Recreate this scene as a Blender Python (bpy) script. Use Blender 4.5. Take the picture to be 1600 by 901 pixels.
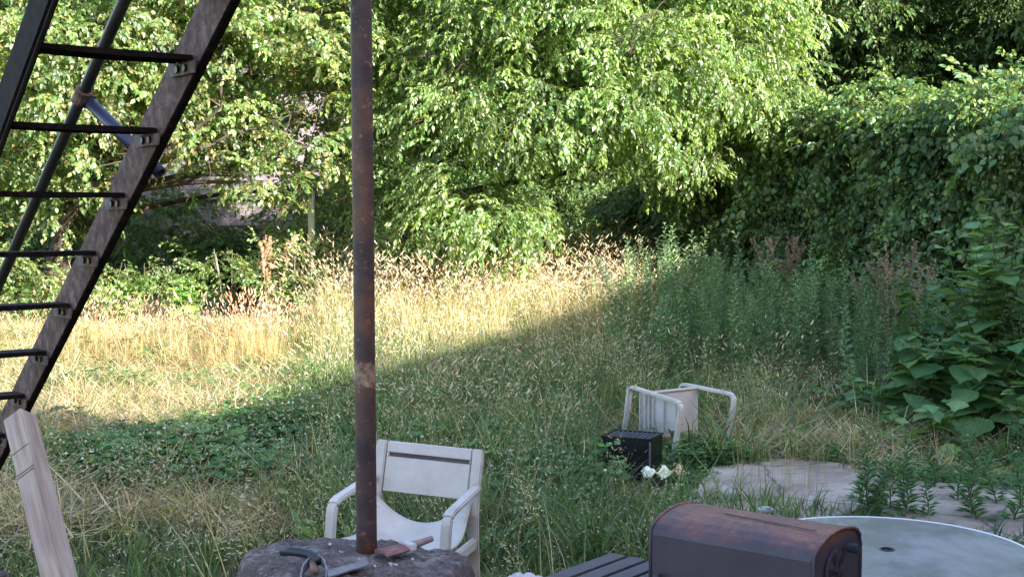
import bpy, bmesh, math, random
import numpy as np
from mathutils import Vector, Matrix, Euler

for o in list(bpy.data.objects): bpy.data.objects.remove(o)
S = bpy.context.scene
COL = S.collection
R = math.radians

# ------------------------------------------------------------------ camera
FPX = 2000.0
PITCH = math.atan(110.0/FPX)
CAMZ = 1.8
cd = bpy.data.cameras.new("camera"); cam = bpy.data.objects.new("camera", cd); COL.objects.link(cam)
cam.location = (0, 0, CAMZ); cam.rotation_euler = (math.pi/2-PITCH, 0, 0)
cd.sensor_width = 36; cd.lens = FPX/1600*36; cd.clip_start = .05; cd.clip_end = 2000
S.camera = cam

# ------------------------------------------------------------------ light
SUN_EL = 24.0
TH = Vector((-.74, .67)).normalized()          # horizontal travel of the sunlight
w = bpy.data.worlds.new("World"); S.world = w; w.use_nodes = True
nt = w.node_tree; nt.nodes.clear()
sky = nt.nodes.new("ShaderNodeTexSky"); sky.sky_type = 'NISHITA'; sky.sun_disc = False
sky.sun_elevation = R(SUN_EL); sky.sun_rotation = math.atan2(-TH.x, -TH.y)
sky.air_density = 1.0; sky.dust_density = 1.5; sky.ozone_density = 1.0
bg = nt.nodes.new("ShaderNodeBackground"); bg.inputs[1].default_value = .15
wo = nt.nodes.new("ShaderNodeOutputWorld")
nt.links.new(sky.outputs[0], bg.inputs[0]); nt.links.new(bg.outputs[0], wo.inputs[0])
sl = bpy.data.lights.new("sun", 'SUN'); sl.energy = 5.0; sl.angle = R(.55); sl.color = (1, .94, .84)
so = bpy.data.objects.new("sun", sl); COL.objects.link(so); so.location = (20, -20, 30)
tv = Vector((TH.x*math.cos(R(SUN_EL)), TH.y*math.cos(R(SUN_EL)), -math.sin(R(SUN_EL))))
so.rotation_euler = tv.to_track_quat('-Z', 'Y').to_euler()
S.view_settings.view_transform = 'Standard'; S.view_settings.look = 'None'
S.view_settings.exposure = 2.35; S.view_settings.gamma = 1
S.render.engine = 'CYCLES'
c = S.cycles
c.max_bounces = 7; c.diffuse_bounces = 3; c.glossy_bounces = 3; c.transmission_bounces = 5
c.transparent_max_bounces = 8; c.use_denoising = True; c.caustics_reflective = False; c.caustics_refractive = False
c.sample_clamp_indirect = 6

# ------------------------------------------------------------------ helpers
def at(px, py, y):
    "world point at world depth y seen at photograph pixel px, py"
    a = (px-800)/FPX; b = -(py-450.5)/FPX
    d = Vector((a, math.cos(PITCH)+b*math.sin(PITCH), -math.sin(PITCH)+b*math.cos(PITCH)))
    return Vector((0, 0, CAMZ)) + d*(y/d.y)
def gz(x, y):
    t = min(max((y-10.5)/12.0, 0), 1); t = t*t*(3-2*t)
    return .5*t + .025*math.sin(x*1.3+y*.7) + .02*math.sin(x*2.9-y*1.9)
def gzv(x, y):
    t = np.clip((y-10.5)/12.0, 0, 1); t = t*t*(3-2*t)
    return .5*t + .025*np.sin(x*1.3+y*.7) + .02*np.sin(x*2.9-y*1.9)
def tag(o, label=None, cat=None, group=None, kind=None):
    if label: o['label'] = label
    if cat: o['category'] = cat
    if group: o['group'] = group
    if kind: o['kind'] = kind
    return o
def empty(name, loc=(0, 0, 0), rot=(0, 0, 0)):
    o = bpy.data.objects.new(name, None); COL.objects.link(o); o.location = loc; o.rotation_euler = rot
    o.empty_display_size = .1
    return o

MATS = {}
def new_mat(name):
    m = bpy.data.materials.new(name); m.use_nodes = True; MATS[name] = m
    n = m.node_tree.nodes; n.clear()
    out = n.new("ShaderNodeOutputMaterial"); p = n.new("ShaderNodeBsdfPrincipled")
    m.node_tree.links.new(p.outputs[0], out.inputs[0])
    return m, m.node_tree, p, out
def noise(nt, scale, detail=4, rough=.6, coord='Object', stretch=None):
    tc = nt.nodes.new("ShaderNodeTexCoord"); n = nt.nodes.new("ShaderNodeTexNoise")
    n.inputs['Scale'].default_value = scale; n.inputs['Detail'].default_value = detail; n.inputs['Roughness'].default_value = rough
    if stretch:
        mp = nt.nodes.new("ShaderNodeMapping"); mp.inputs['Scale'].default_value = stretch
        nt.links.new(tc.outputs[coord], mp.inputs[0]); nt.links.new(mp.outputs[0], n.inputs['Vector'])
    else: nt.links.new(tc.outputs[coord], n.inputs['Vector'])
    return n
def ramp(nt, src, stops):
    r = nt.nodes.new("ShaderNodeValToRGB"); cr = r.color_ramp
    while len(cr.elements) < len(stops): cr.elements.new(.5)
    for e, (p, c) in zip(cr.elements, stops):
        e.position = p; e.color = (*c, 1)
    nt.links.new(src, r.inputs[0]); return r
def bump(nt, p, src, strength, dist=.01):
    b = nt.nodes.new("ShaderNodeBump"); b.inputs['Strength'].default_value = strength; b.inputs['Distance'].default_value = dist
    nt.links.new(src, b.inputs['Height']); nt.links.new(b.outputs[0], p.inputs['Normal']); return b
def mixc(nt, fac, a, b, mode='MIX'):
    m = nt.nodes.new("ShaderNodeMix"); m.data_type = 'RGBA'; m.blend_type = mode
    for sock, v in ((m.inputs[0], fac), (m.inputs[6], a), (m.inputs[7], b)):
        if hasattr(v, 'is_linked') or hasattr(v, 'links'): nt.links.new(v, sock)
        elif isinstance(v, (int, float)): sock.default_value = v
        else: sock.default_value = (*v, 1)
    return m.outputs[2]
def simple_mat(name, stops, scale, rough=.6, bmp=.3, metal=0, detail=5, stretch=None, bdist=.005, fine=None, spec=.5):
    m, nt, p, out = new_mat(name)
    n = noise(nt, scale, detail, .65, stretch=stretch)
    r = ramp(nt, n.outputs[0], stops)
    nt.links.new(r.outputs[0], p.inputs['Base Color'])
    p.inputs['Roughness'].default_value = rough; p.inputs['Metallic'].default_value = metal
    p.inputs['Specular IOR Level'].default_value = spec
    if bmp:
        n2 = noise(nt, fine or scale*4, 6, .7, stretch=stretch); bump(nt, p, n2.outputs[0], bmp, bdist)
    return m

def leaf_mat(name, trans=.35, rough=.45, spec=.5, tcol=1.6, vary=.35, bright=1.0):
    "leaf or blade: colour from the mesh attribute, varied per instance; thin, lets light through"
    m, nt, p, out = new_mat(name)
    a = nt.nodes.new("ShaderNodeAttribute"); a.attribute_name = "Col"
    oi = nt.nodes.new("ShaderNodeObjectInfo")
    hs = nt.nodes.new("ShaderNodeHueSaturation")
    mr = nt.nodes.new("ShaderNodeMapRange"); mr.inputs[3].default_value = (1-vary)*bright; mr.inputs[4].default_value = (1+vary)*bright
    nt.links.new(oi.outputs['Random'], mr.inputs[0]); nt.links.new(mr.outputs[0], hs.inputs['Value'])
    mh = nt.nodes.new("ShaderNodeMapRange"); mh.inputs[3].default_value = .485; mh.inputs[4].default_value = .515
    mt = nt.nodes.new("ShaderNodeMath"); mt.operation = 'FRACT'
    mu = nt.nodes.new("ShaderNodeMath"); mu.operation = 'MULTIPLY'; mu.inputs[1].default_value = 7.31
    nt.links.new(oi.outputs['Random'], mu.inputs[0]); nt.links.new(mu.outputs[0], mt.inputs[0]); nt.links.new(mt.outputs[0], mh.inputs[0])
    nt.links.new(mh.outputs[0], hs.inputs['Hue'])
    nt.links.new(a.outputs['Color'], hs.inputs['Color'])
    nt.links.new(hs.outputs[0], p.inputs['Base Color'])
    p.inputs['Roughness'].default_value = rough; p.inputs['Specular IOR Level'].default_value = spec
    t = nt.nodes.new("ShaderNodeBsdfTranslucent")
    g = nt.nodes.new("ShaderNodeMix"); g.data_type = 'RGBA'; g.blend_type = 'MULTIPLY'; g.inputs[0].default_value = 1
    g.inputs[7].default_value = (tcol*1.25, tcol*1.15, tcol*.55, 1); g.clamp_result = True
    nt.links.new(hs.outputs[0], g.inputs[6]); nt.links.new(g.outputs[2], t.inputs['Color'])
    mx = nt.nodes.new("ShaderNodeMixShader"); mx.inputs[0].default_value = trans
    nt.links.new(p.outputs[0], mx.inputs[1]); nt.links.new(t.outputs[0], mx.inputs[2]); nt.links.new(mx.outputs[0], out.inputs[0])
    return m

M_leaf = leaf_mat("leaf_glossy", .45, .40, .9, 2.5, .45, 1.18)
M_vine = leaf_mat("vine_leaf", .3, .42, .5, 2.0, .35)
M_big = leaf_mat("broad_leaf", .3, .5, .35, 1.8, .3)
M_grass = leaf_mat("grass_blade", .3, .6, .25, 1.5, .35)
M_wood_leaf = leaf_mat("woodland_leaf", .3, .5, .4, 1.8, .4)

M_bark = simple_mat("bark", [(.3, (.02, .014, .011)), (.7, (.075, .053, .04))], 9, .9, .9, stretch=(1, 1, .3), bdist=.03)
M_ground = simple_mat("soil_and_thatch", [(.3, (.035, .04, .015)), (.5, (.09, .085, .035)), (.7, (.2, .16, .08))], 1.6, .95, 1.0, bdist=.03, fine=60)

# numpy template builder -------------------------------------------------
class Geo:
    def __init__(s): s.v = []; s.f = []; s.c = []; s.n = 0
    def add(s, V, F, col):
        V = np.asarray(V, float); s.v.append(V)
        s.f += [tuple(i+s.n for i in f) for f in F]
        s.c.append(np.tile(np.array([*col, 1.0]), (len(V), 1)) if not hasattr(col, 'shape') or col.ndim == 1 else col)
        s.n += len(V)
    def mesh(s, name, mat):
        me = bpy.data.meshes.new(name)
        V = np.concatenate(s.v); me.from_pydata(V.tolist(), [], s.f)
        a = me.attributes.new("Col", 'FLOAT_COLOR', 'POINT'); a.data.foreach_set("color", np.concatenate(s.c).astype(np.float32).ravel())
        me.materials.append(mat); me.update()
        return me
    def obj(s, name, mat, parent=None, smooth=False):
        me = s.mesh(name, mat)
        if smooth: me.polygons.foreach_set('use_smooth', [True]*len(me.polygons))
        o = bpy.data.objects.new(name, me); COL.objects.link(o); o.parent = parent
        return o

def basis(d, n):
    d = np.array(d, float); d /= np.linalg.norm(d)+1e-9
    n = np.array(n, float); n = n-d*np.dot(n, d); n /= np.linalg.norm(n)+1e-9
    s_ = np.cross(n, d)
    return np.stack([d, s_, n], 0)     # rows: along, side, normal
def leaf_shape(L, W, fold=.18, droop=.15, tip=1.0, full=True):
    if full:
        xs = [0, .3, .65, 1]; ws = [0, .5, .40, 0]
        V = [(0, 0, 0)]
        for x, q in ((.28, .5), (.64, .38)):
            z = -droop*L*x*x
            V += [(x*L, q*W, z+fold*W*.5), (x*L, 0, z), (x*L, -q*W, z+fold*W*.5)]
        V.append((L*tip, 0, -droop*L*1.15))
        F = [(0, 2, 1), (0, 3, 2), (1, 2, 5, 4), (2, 3, 6, 5), (4, 5, 7), (5, 6, 7)]
    else:
        V = [(0, 0, 0), (.42*L, .5*W, fold*W*.4), (.42*L, -.5*W, fold*W*.4), (L, 0, -droop*L)]
        F = [(0, 3, 1), (0, 2, 3)]
    return np.array(V), F
def place(V, B, p): return V@B + np.array(p)
def jit(rng, c, a):
    k = 1+rng.uniform(-a, a); return (c[0]*k*(1+rng.uniform(-.12, .12)), c[1]*k, c[2]*k*(1+rng.uniform(-.2, .2)))

def strip_stem(g, pts, r, col):
    "thin three-sided stem along pts"
    pts = [np.array(p, float) for p in pts]; V = []; F = []
    for i, p in enumerate(pts):
        q = r*(1-.7*i/(len(pts)-1))
        for k in range(3):
            a = k*2.094; V.append(p+np.array([math.cos(a)*q, math.sin(a)*q, math.sin(a+1)*q*.5]))
    for i in range(len(pts)-1):
        for k in range(3):
            F.append((i*3+k, i*3+(k+1) % 3, i*3+3+(k+1) % 3, i*3+3+k))
    g.add(V, F, col)

def spray_leaves(rng, length=.6, n=16, L=.095, hang=.6):
    "leaf placements of one drooping twig: (position, direction, normal, length), and its stem points"
    pts = []; p = np.zeros(3); d = np.array([1, 0, .25]); d /= np.linalg.norm(d)
    st = 8
    for i in range(st+1):
        pts.append(p.copy()); p = p+d*length/st
        d = d+np.array([0, rng.uniform(-.1, .1), -.16*hang*2]); d /= np.linalg.norm(d)
    out = []
    for i in range(n):
        t = (i+.6)/n*st; k = min(int(t), st-1); q = pts[k]+(pts[k+1]-pts[k])*(t-k)
        fw = pts[k+1]-pts[k]; fw /= np.linalg.norm(fw)
        side = 1 if i % 2 else -1
        sd = np.cross(fw, [0, 0, 1]); sd /= np.linalg.norm(sd)+1e-9
        dd = fw*rng.uniform(.4, .9)+sd*side*rng.uniform(.4, 1)+np.array([0, 0, -rng.uniform(.1, 1.0)*hang])
        if rng.random() < .12: continue
        nn = np.array([rng.uniform(-.9, .9), rng.uniform(-.9, .9), 1.0])
        out.append((q, dd, nn, L*rng.uniform(.5, 1.25)))
    out.append((pts[-1], pts[-1]-pts[-2], np.array([rng.uniform(-.4, .4), rng.uniform(-.4, .4), 1.0]), L))
    return out, pts
def spray_mesh(seed, cols, mat, L=.095, wr=.52, n=16, length=.6, hang=.6, side_twigs=3, full=True, stemc=(.10, .07, .035)):
    rng = random.Random(seed); g = Geo()
    def one(M, off, length, n):
        lv, pts = spray_leaves(rng, length, n, L, hang)
        strip_stem(g, [M@p+off for p in pts], .0045, stemc)
        for q, dd, nn, l in lv:
            V, F = leaf_shape(l, l*wr*rng.uniform(.85, 1.15), rng.uniform(.1, .5), rng.uniform(.05, .35), full=full)
            g.add(place(V, basis(M@dd, M@nn), M@q+off), F, jit(rng, rng.choice(cols), .25))
        return [M@p+off for p in pts]
    main = one(np.eye(3), np.zeros(3), length, n)
    for k in range(side_twigs):
        a = rng.uniform(.4, 1.0)*(1 if k % 2 else -1); ca, sa = math.cos(a), math.sin(a)
        one(np.array([[ca, -sa, 0], [sa, ca, 0], [0, 0, 1]]), main[1+k*2], length*rng.uniform(.4, .65), max(5, int(n*.5)))
    return g.mesh("spray", mat)

TEMPL = {}
def templates(key, meshes):
    cl = bpy.data.collections.new("templates_"+key)
    for i, me in enumerate(meshes):
        o = bpy.data.objects.new("%s_template_%02d" % (key, i), me); cl.objects.link(o)
    TEMPL[key] = (cl, len(meshes))
def scatter(name, key, P, rot, scl, parent=None, idx=None, seed=0, mat=None):
    "one object: templates set out on points by geometry nodes"
    cl, n = TEMPL[key]; P = np.asarray(P, np.float32); N = len(P)
    rs = np.random.RandomState(seed)
    me = bpy.data.meshes.new(name); me.vertices.add(N); me.vertices.foreach_set("co", P.ravel())
    a = me.attributes.new("rot", 'FLOAT_VECTOR', 'POINT'); a.data.foreach_set("vector", np.asarray(rot, np.float32).ravel())
    scl = np.asarray(scl, np.float32)
    if scl.ndim == 1: scl = np.repeat(scl[:, None], 3, 1)
    a = me.attributes.new("scl", 'FLOAT_VECTOR', 'POINT'); a.data.foreach_set("vector", scl.ravel())
    a = me.attributes.new("idx", 'INT', 'POINT'); a.data.foreach_set("value", (rs.randint(0, n, N) if idx is None else idx).astype(np.int32))
    if mat: me.materials.append(mat)
    o = bpy.data.objects.new(name, me); COL.objects.link(o); o.parent = parent
    tn = "scatter_"+key; t = bpy.data.node_groups.get(tn)
    if not t:
        t = bpy.data.node_groups.new(tn, 'GeometryNodeTree')
        t.interface.new_socket("Geometry", in_out='INPUT', socket_type='NodeSocketGeometry')
        t.interface.new_socket("Geometry", in_out='OUTPUT', socket_type='NodeSocketGeometry')
        gi = t.nodes.new("NodeGroupInput"); go = t.nodes.new("NodeGroupOutput")
        ci = t.nodes.new("GeometryNodeCollectionInfo"); ci.inputs['Collection'].default_value = cl
        ci.inputs['Separate Children'].default_value = True; ci.inputs['Reset Children'].default_value = True
        ip = t.nodes.new("GeometryNodeInstanceOnPoints"); ip.inputs['Pick Instance'].default_value = True
        def na(nm, ty):
            x = t.nodes.new("GeometryNodeInputNamedAttribute"); x.data_type = ty; x.inputs['Name'].default_value = nm
            return [s for s in x.outputs if s.enabled and s.name == 'Attribute'][0]
        t.links.new(gi.outputs[0], ip.inputs['Points']); t.links.new(ci.outputs[0], ip.inputs['Instance'])
        t.links.new(na("idx", 'INT'), ip.inputs['Instance Index']); t.links.new(na("rot", 'FLOAT_VECTOR'), ip.inputs['Rotation'])
        t.links.new(na("scl", 'FLOAT_VECTOR'), ip.inputs['Scale']); t.links.new(ip.outputs[0], go.inputs[0])
    md = o.modifiers.new("scatter", 'NODES'); md.node_group = t
    return o

# bmesh solids -----------------------------------------------------------
class MB:
    def __init__(s): s.bm = bmesh.new()
    def box(s, cx, cy, cz, sx, sy, sz, rot=None):
        m = Matrix.Translation((cx, cy, cz)) @ (rot.to_4x4() if rot else Matrix.Identity(4)) @ Matrix.Diagonal((sx, sy, sz, 1))
        bmesh.ops.create_cube(s.bm, size=1, matrix=m); return s
    def tube(s, pts, r, n=10, cap=True, r2=None, wob=0, rng=None):
        pts = [Vector(p) for p in pts]; rings = []
        for i, p in enumerate(pts):
            d = (pts[min(i+1, len(pts)-1)]-pts[max(i-1, 0)]).normalized()
            u = d.cross(Vector((.13, .21, .97)) if abs(d.z) < .95 else Vector((1, .1, 0))).normalized(); v = d.cross(u)
            rr = r if r2 is None else r+(r2-r)*i/(len(pts)-1)
            rings.append([s.bm.verts.new(p+(u*math.cos(a)+v*math.sin(a))*rr*(1+(rng.uniform(-wob, wob) if rng else 0))) for a in [k*2*math.pi/n for k in range(n)]])
        for a, b in zip(rings, rings[1:]):
            for k in range(n): s.bm.faces.new((a[k], a[(k+1) % n], b[(k+1) % n], b[k]))
        if cap:
            s.bm.faces.new(rings[0][::-1]); s.bm.faces.new(rings[-1])
        return s
    def sweep(s, pts, w, t, axis):
        "rectangular bar: w along axis, t in the third direction"
        pts = [Vector(p) for p in pts]; ax = Vector(axis).normalized(); rings = []
        for i, p in enumerate(pts):
            d0 = (pts[i]-pts[i-1]).normalized() if i else (pts[1]-pts[0]).normalized()
            d1 = (pts[i+1]-pts[i]).normalized() if i < len(pts)-1 else d0
            d = (d0+d1).normalized(); n = ax.cross(d).normalized(); k = 1/max(.5, d.dot(d0))
            rings.append([s.bm.verts.new(p+ax*w*a/2+n*t*k*b/2) for a, b in ((1, 1), (-1, 1), (-1, -1), (1, -1))])
        for a, b in zip(rings, rings[1:]):
            for k in range(4): s.bm.faces.new((a[k], a[(k+1) % 4], b[(k+1) % 4], b[k]))
        s.bm.faces.new(rings[0][::-1]); s.bm.faces.new(rings[-1]); return s
    def prism(s, poly, vec):
        "polygon (list of 3D points) pushed out along vec"
        a = [s.bm.verts.new(Vector(p)) for p in poly]; b = [s.bm.verts.new(Vector(p)+Vector(vec)) for p in poly]
        n = len(a)
        s.bm.faces.new(a[::-1]); s.bm.faces.new(b)
        for k in range(n): s.bm.faces.new((a[k], a[(k+1) % n], b[(k+1) % n], b[k]))
        return s
    def grid(s, fn, nu, nv):
        vs = [[s.bm.verts.new(fn(i/nu, j/nv)) for j in range(nv+1)] for i in range(nu+1)]
        for i in range(nu):
            for j in range(nv): s.bm.faces.new((vs[i][j], vs[i+1][j], vs[i+1][j+1], vs[i][j+1]))
        return s
    def build(s, name, mat, parent=None, bevel=0, smooth=False, seg=2, solid=0):
        bm = s.bm
        bmesh.ops.recalc_face_normals(bm, faces=bm.faces)
        if bevel: bmesh.ops.bevel(bm, geom=[e for e in bm.edges if len(e.link_faces) == 2 and e.calc_face_angle(0) > .5], offset=bevel, segments=seg, affect='EDGES', clamp_overlap=True)
        me = bpy.data.meshes.new(name); bm.to_mesh(me); bm.free()
        if smooth: me.polygons.foreach_set('use_smooth', [True]*len(me.polygons))
        me.materials.append(mat)
        o = bpy.data.objects.new(name, me); COL.objects.link(o); o.parent = parent
        if solid:
            md = o.modifiers.new("thickness", 'SOLIDIFY'); md.thickness = solid; md.offset = 0
        return o
def arc(p0, p1, p2, r, n=5):
    "round the corner p1 of the path p0-p1-p2"
    p0, p1, p2 = Vector(p0), Vector(p1), Vector(p2)
    a = p1+(p0-p1).normalized()*r; b = p1+(p2-p1).normalized()*r
    return [a*(1-t)**2+p1*2*t*(1-t)+b*t*t for t in [i/n for i in range(n+1)]]

# ================================================================== ground
bm = bmesh.new()
xs = np.concatenate([np.linspace(-400, -30, 8), np.linspace(-24, 24, 97), np.linspace(30, 400, 8)])
ys = np.concatenate([np.linspace(-400, -6, 8), np.linspace(-4, 40, 89), np.linspace(50, 500, 8)])
vs = [[bm.verts.new((x, y, gz(x, y)-.004)) for y in ys] for x in xs]
for i in range(len(xs)-1):
    for j in range(len(ys)-1): bm.faces.new((vs[i][j], vs[i+1][j], vs[i+1][j+1], vs[i][j+1]))
me = bpy.data.meshes.new("ground"); bm.to_mesh(me); bm.free(); me.materials.append(M_ground)
me.polygons.foreach_set('use_smooth', [True]*len(me.polygons))
ground = bpy.data.objects.new("ground", me); COL.objects.link(ground); ground['kind'] = 'structure'

# ================================================================== houses that throw the shade (beside the plot, outside the frame)
M_brick = simple_mat("brick_wall", [(.3, (.20, .085, .06)), (.7, (.34, .17, .12))], 6, .9, .4)
M_roof = simple_mat("roof_felt", [(.3, (.05, .05, .055)), (.7, (.11, .105, .1))], 8, .9, .4)
M_glass_w = simple_mat("window_glass", [(.3, (.02, .025, .03)), (.7, (.04, .045, .05))], 2, .08, 0)
M_trim = simple_mat("window_trim", [(.3, (.6, .58, .54)), (.7, (.75, .73, .7))], 5, .6, .1)
def row_house(label, p0, length, height, depth, nfloor, nwin, az):
    root = empty("brick_house", (p0[0], p0[1], 0), (0, 0, az))
    tag(root, label, "house", "brick houses beside the plot")
    # local x runs along the facade, the house body lies towards -y
    MB().box(length/2, -depth/2, height/2-.3, length, depth, height+.6).build("wall", M_brick, root)
    MB().box(length/2, -depth/2, height+.11, length+.3, depth+.3, .2).build("roof", M_roof, root)
    for f in range(nfloor):
        for k in range(nwin):
            x = length*(k+.5)/nwin; z = 1.0+f*2.9
            fr = MB().box(x, .02, z+.7, 1.05, .06, 1.5).build("window", M_trim, root)
            MB().box(x, .055, z+.7, .9, .02, 1.35).build("pane", M_glass_w, fr)
            MB().box(x, .09, z-.09, 1.2, .16, .08).build("sill", M_trim, fr)
EDGE0 = Vector((-2.75, 9.0)); EDIR = Vector((.368, .93)).normalized()
H1 = 7.0; off = H1/math.tan(R(SUN_EL))
b0 = EDGE0 - TH*off
az = math.atan2(EDIR.y, EDIR.x)
LENA = 16.5
pN = b0 - EDIR*30.0
row_house("added tall brick house, unseen beside the yard, that shades the steel stair", pN, 28.1, 10.5, 9, 3, 5, az)  # unseen house, added to keep the sun off stair and pole
pA = b0 - EDIR*1.85
row_house("long two storey brick house whose flat roof shades the near lawn", pA, LENA+1.85, H1, 9, 2, 4, az)
pB = b0 + EDIR*(LENA+.05)
row_house("added taller brick house, unseen, that shades the trees behind the vine thicket", pB, 24, 9.6, 9, 4, 6, az)  # unseen house, added to darken the trees behind the thicket

# ================================================================== steel stair
M_steel = simple_mat("dark_painted_steel", [(.35, (.016, .013, .015)), (.62, (.04, .03, .03)), (.8, (.10, .06, .05))], 14, .5, .35, bdist=.003)
M_steel_worn = simple_mat("worn_steel", [(.32, (.055, .028, .02)), (.5, (.125, .068, .05)), (.68, (.25, .15, .115))], 24, .9, .5, bdist=.004)
M_black_steel = simple_mat("black_steel", [(.3, (.010, .007, .008)), (.55, (.022, .015, .015)), (.75, (.055, .03, .024))], 22, .85, .5, bdist=.003, spec=.12)
M_pipe = simple_mat("blue_grey_pipe", [(.3, (.022, .022, .045)), (.7, (.055, .055, .10))], 10, .4, .1, metal=.3)
M_bracket = simple_mat("bracket_steel", [(.3, (.10, .07, .065)), (.6, (.26, .19, .17)), (.75, (.34, .26, .24))], 30, .85, .4, bdist=.003)
M_bolt = simple_mat("black_bolt", [(.3, (.008, .007, .008)), (.7, (.02, .015, .015))], 10, .5, .1)
TA = Vector((-.79, -.61, 0)).normalized()
def step_pt(i):      # outer end of tread i at the far stringer; counted down from the top
    px = [350, 305, 255, 213, 160, 120, 75, 35][min(i+1, 7)] if i <= 6 else None
    d = 3.8+.217*i
    return Vector((-.962-.168*i, d, 2.265-.195*i))
stair = empty("fire_stair", step_pt(10))
tag(stair, "steep dark steel stair with open treads coming down beside the lawn", "stair")
stair_inv = Matrix.Translation(-step_pt(10))
SD = (step_pt(0)-step_pt(6)).normalized()          # up the slope
SN = TA.cross(SD).normalized()
if SN.y > 0: SN = -SN                               # points to the underside, towards the camera
def child(mb, name, mat, parent, **k):
    o = mb.build(name, mat, parent, **k); return o
def to_stair(o): o.data.transform(stair_inv); return o
TW = .44
hd = Vector((-SD.x, -SD.y, 0)).normalized()
for side, q0 in ((0, Vector((0, 0, 0))), (1, TA*TW)):
    a = step_pt(-4)+q0; b = step_pt(10.6)+q0
    mb = MB()
    outw = (-TA if side == 0 else TA)
    w0 = a+outw*.016; w1 = b+outw*.016
    mb.sweep([w0, w1], .026, .15 if side == 0 else .115, TA)
    st_ = to_stair(mb.build("stringer", M_black_steel, stair, bevel=.003))
    if side == 0:
        to_stair(MB().sweep([w0+TA*.0145, w1+TA*.0145], .003, .138, TA).build("worn_face", M_steel_worn, st_))
    else:
        to_stair(MB().sweep([w0+SN*.061, w1+SN*.061], .012, .008, TA).build("edge_bead", M_steel, st_, bevel=.002))
for i in range(-3, 11):
    p = step_pt(i)
    e0 = p+TA*.004; e1 = p+TA*(TW-.004)
    mb = MB()
    for k, off_ in enumerate((-.06, -.02, .02, .06)):
        o_ = hd*off_
        mb.sweep([e0+o_, e0.lerp(e1, .5)+o_+Vector((0, 0, -.004)), e1+o_], .006, .014, hd)
    mb.sweep([e0+Vector((0, 0, .006)), e1+Vector((0, 0, .006))], .118, .003, hd)
    tr = to_stair(mb.build("tread", M_black_steel, stair, bevel=0))
    c_ = p+TA*.006+Vector((0, 0, -.028))
    bp = MB(); bp.prism([c_-hd*.1+Vector((0, 0, .017)), c_+hd*.1+Vector((0, 0, .017)), c_+hd*.085+Vector((0, 0, -.018)), c_-hd*.085+Vector((0, 0, -.018))], TA*.006)
    br = to_stair(bp.build("bracket", M_bracket, tr))
    for kk in (-.03, .025):
        cc = c_+hd*kk+TA*.006; to_stair(MB().tube([cc-TA*.002, cc+TA*.008], .011, 8).build("bolt", M_bolt, br))
# slanting rail pipe, its clamp and the loose brace
ra, rb = at(208, -30, 4.35), at(-40, 530, 5.7)
rail_root = empty("rail_pipe", rb); tag(rail_root, "slanting round rail pipe with a clamp, running behind the stair treads", "pipe")
ti = Matrix.Translation(-rb)
o = MB().tube([ra+(ra-rb)*.6, ra, rb], .022, 14).build("pipe", M_steel, rail_root, smooth=True); o.data.transform(ti)
cl0 = ra.lerp(rb, .262)
o = MB().tube([cl0-(ra-rb).normalized()*.035, cl0+(ra-rb).normalized()*.035], .031, 14).build("clamp", M_steel_worn, rail_root, bevel=.003); o.data.transform(ti)
be = at(251, 271, 4.62)
bs = cl0+Vector((.012, .01, -.012)); brace = empty("brace_pipe", bs); tag(brace, "blue grey brace pipe hanging from the clamp to its open end behind the stringer", "pipe")
ti = Matrix.Translation(-bs)
o = MB().tube([bs, be], .0215, 14, cap=False).build("pipe", M_pipe, brace, smooth=True, solid=.004); o.data.transform(ti)
o = MB().tube([bs, bs+(be-bs).normalized()*.02], .029, 14).build("collar", M_bolt, brace, bevel=.003); o.data.transform(ti)

# ================================================================== post, footing, timber
m, nt_, p_, out_ = new_mat("rusty_pipe")
n1 = noise(nt_, 5, 6, .7); n2 = noise(nt_, 38, 4, .7)
base = ramp(nt_, n1.outputs[0], [(.36, (.028, .018, .022)), (.5, (.065, .036, .035)), (.62, (.14, .06, .035)), (.72, (.20, .12, .09))])
spots = ramp(nt_, n2.outputs[0], [(.60, (0, 0, 0)), (.66, (1, 1, 1))])
cc = mixc(nt_, spots.outputs[0], base.outputs[0], (.26, .11, .06))
nt_.links.new(cc, p_.inputs['Base Color']); p_.inputs['Roughness'].default_value = .55
bump(nt_, p_, n2.outputs[0], .5, .003)
M_rust = m
pb = at(573, 858, 3.6)
pole = empty("support_pole", pb); tag(pole, "rusty brown round steel pole standing on the stone footing", "pole")
def pole_r(z): return .0295
ptop = at(564, 0, 3.52); dirp = (ptop-pb).normalized()
o = MB().tube([Vector((0, 0, 0))+dirp*(t) for t in np.linspace(-.05, 3.4, 30)], .0295, 28).build("shaft", M_rust, pole, smooth=True)
M_orange = simple_mat("bare_rust_patch", [(.3, (.12, .06, .045)), (.5, (.26, .15, .09)), (.65, (.44, .31, .21))], 16, .85, .5)
zc = (at(572, 582, 3.58)-pb).length
M_rust_nt = M_rust.node_tree; rp_ = [n for n in M_rust_nt.nodes if n.type == 'BSDF_PRINCIPLED'][0]
tc_ = M_rust_nt.nodes.new("ShaderNodeTexCoord"); sz_ = M_rust_nt.nodes.new("ShaderNodeSeparateXYZ"); M_rust_nt.links.new(tc_.outputs['Object'], sz_.inputs[0])
nn_ = noise(M_rust_nt, 26, 6, .75)
ma = M_rust_nt.nodes.new("ShaderNodeMath"); ma.operation = 'MULTIPLY_ADD'; ma.inputs[1].default_value = .11; M_rust_nt.links.new(nn_.outputs[0], ma.inputs[0]); M_rust_nt.links.new(sz_.outputs[2], ma.inputs[2])
mb_ = M_rust_nt.nodes.new("ShaderNodeMath"); mb_.operation = 'SUBTRACT'; M_rust_nt.links.new(ma.outputs[0], mb_.inputs[0]); mb_.inputs[1].default_value = zc+.055
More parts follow.
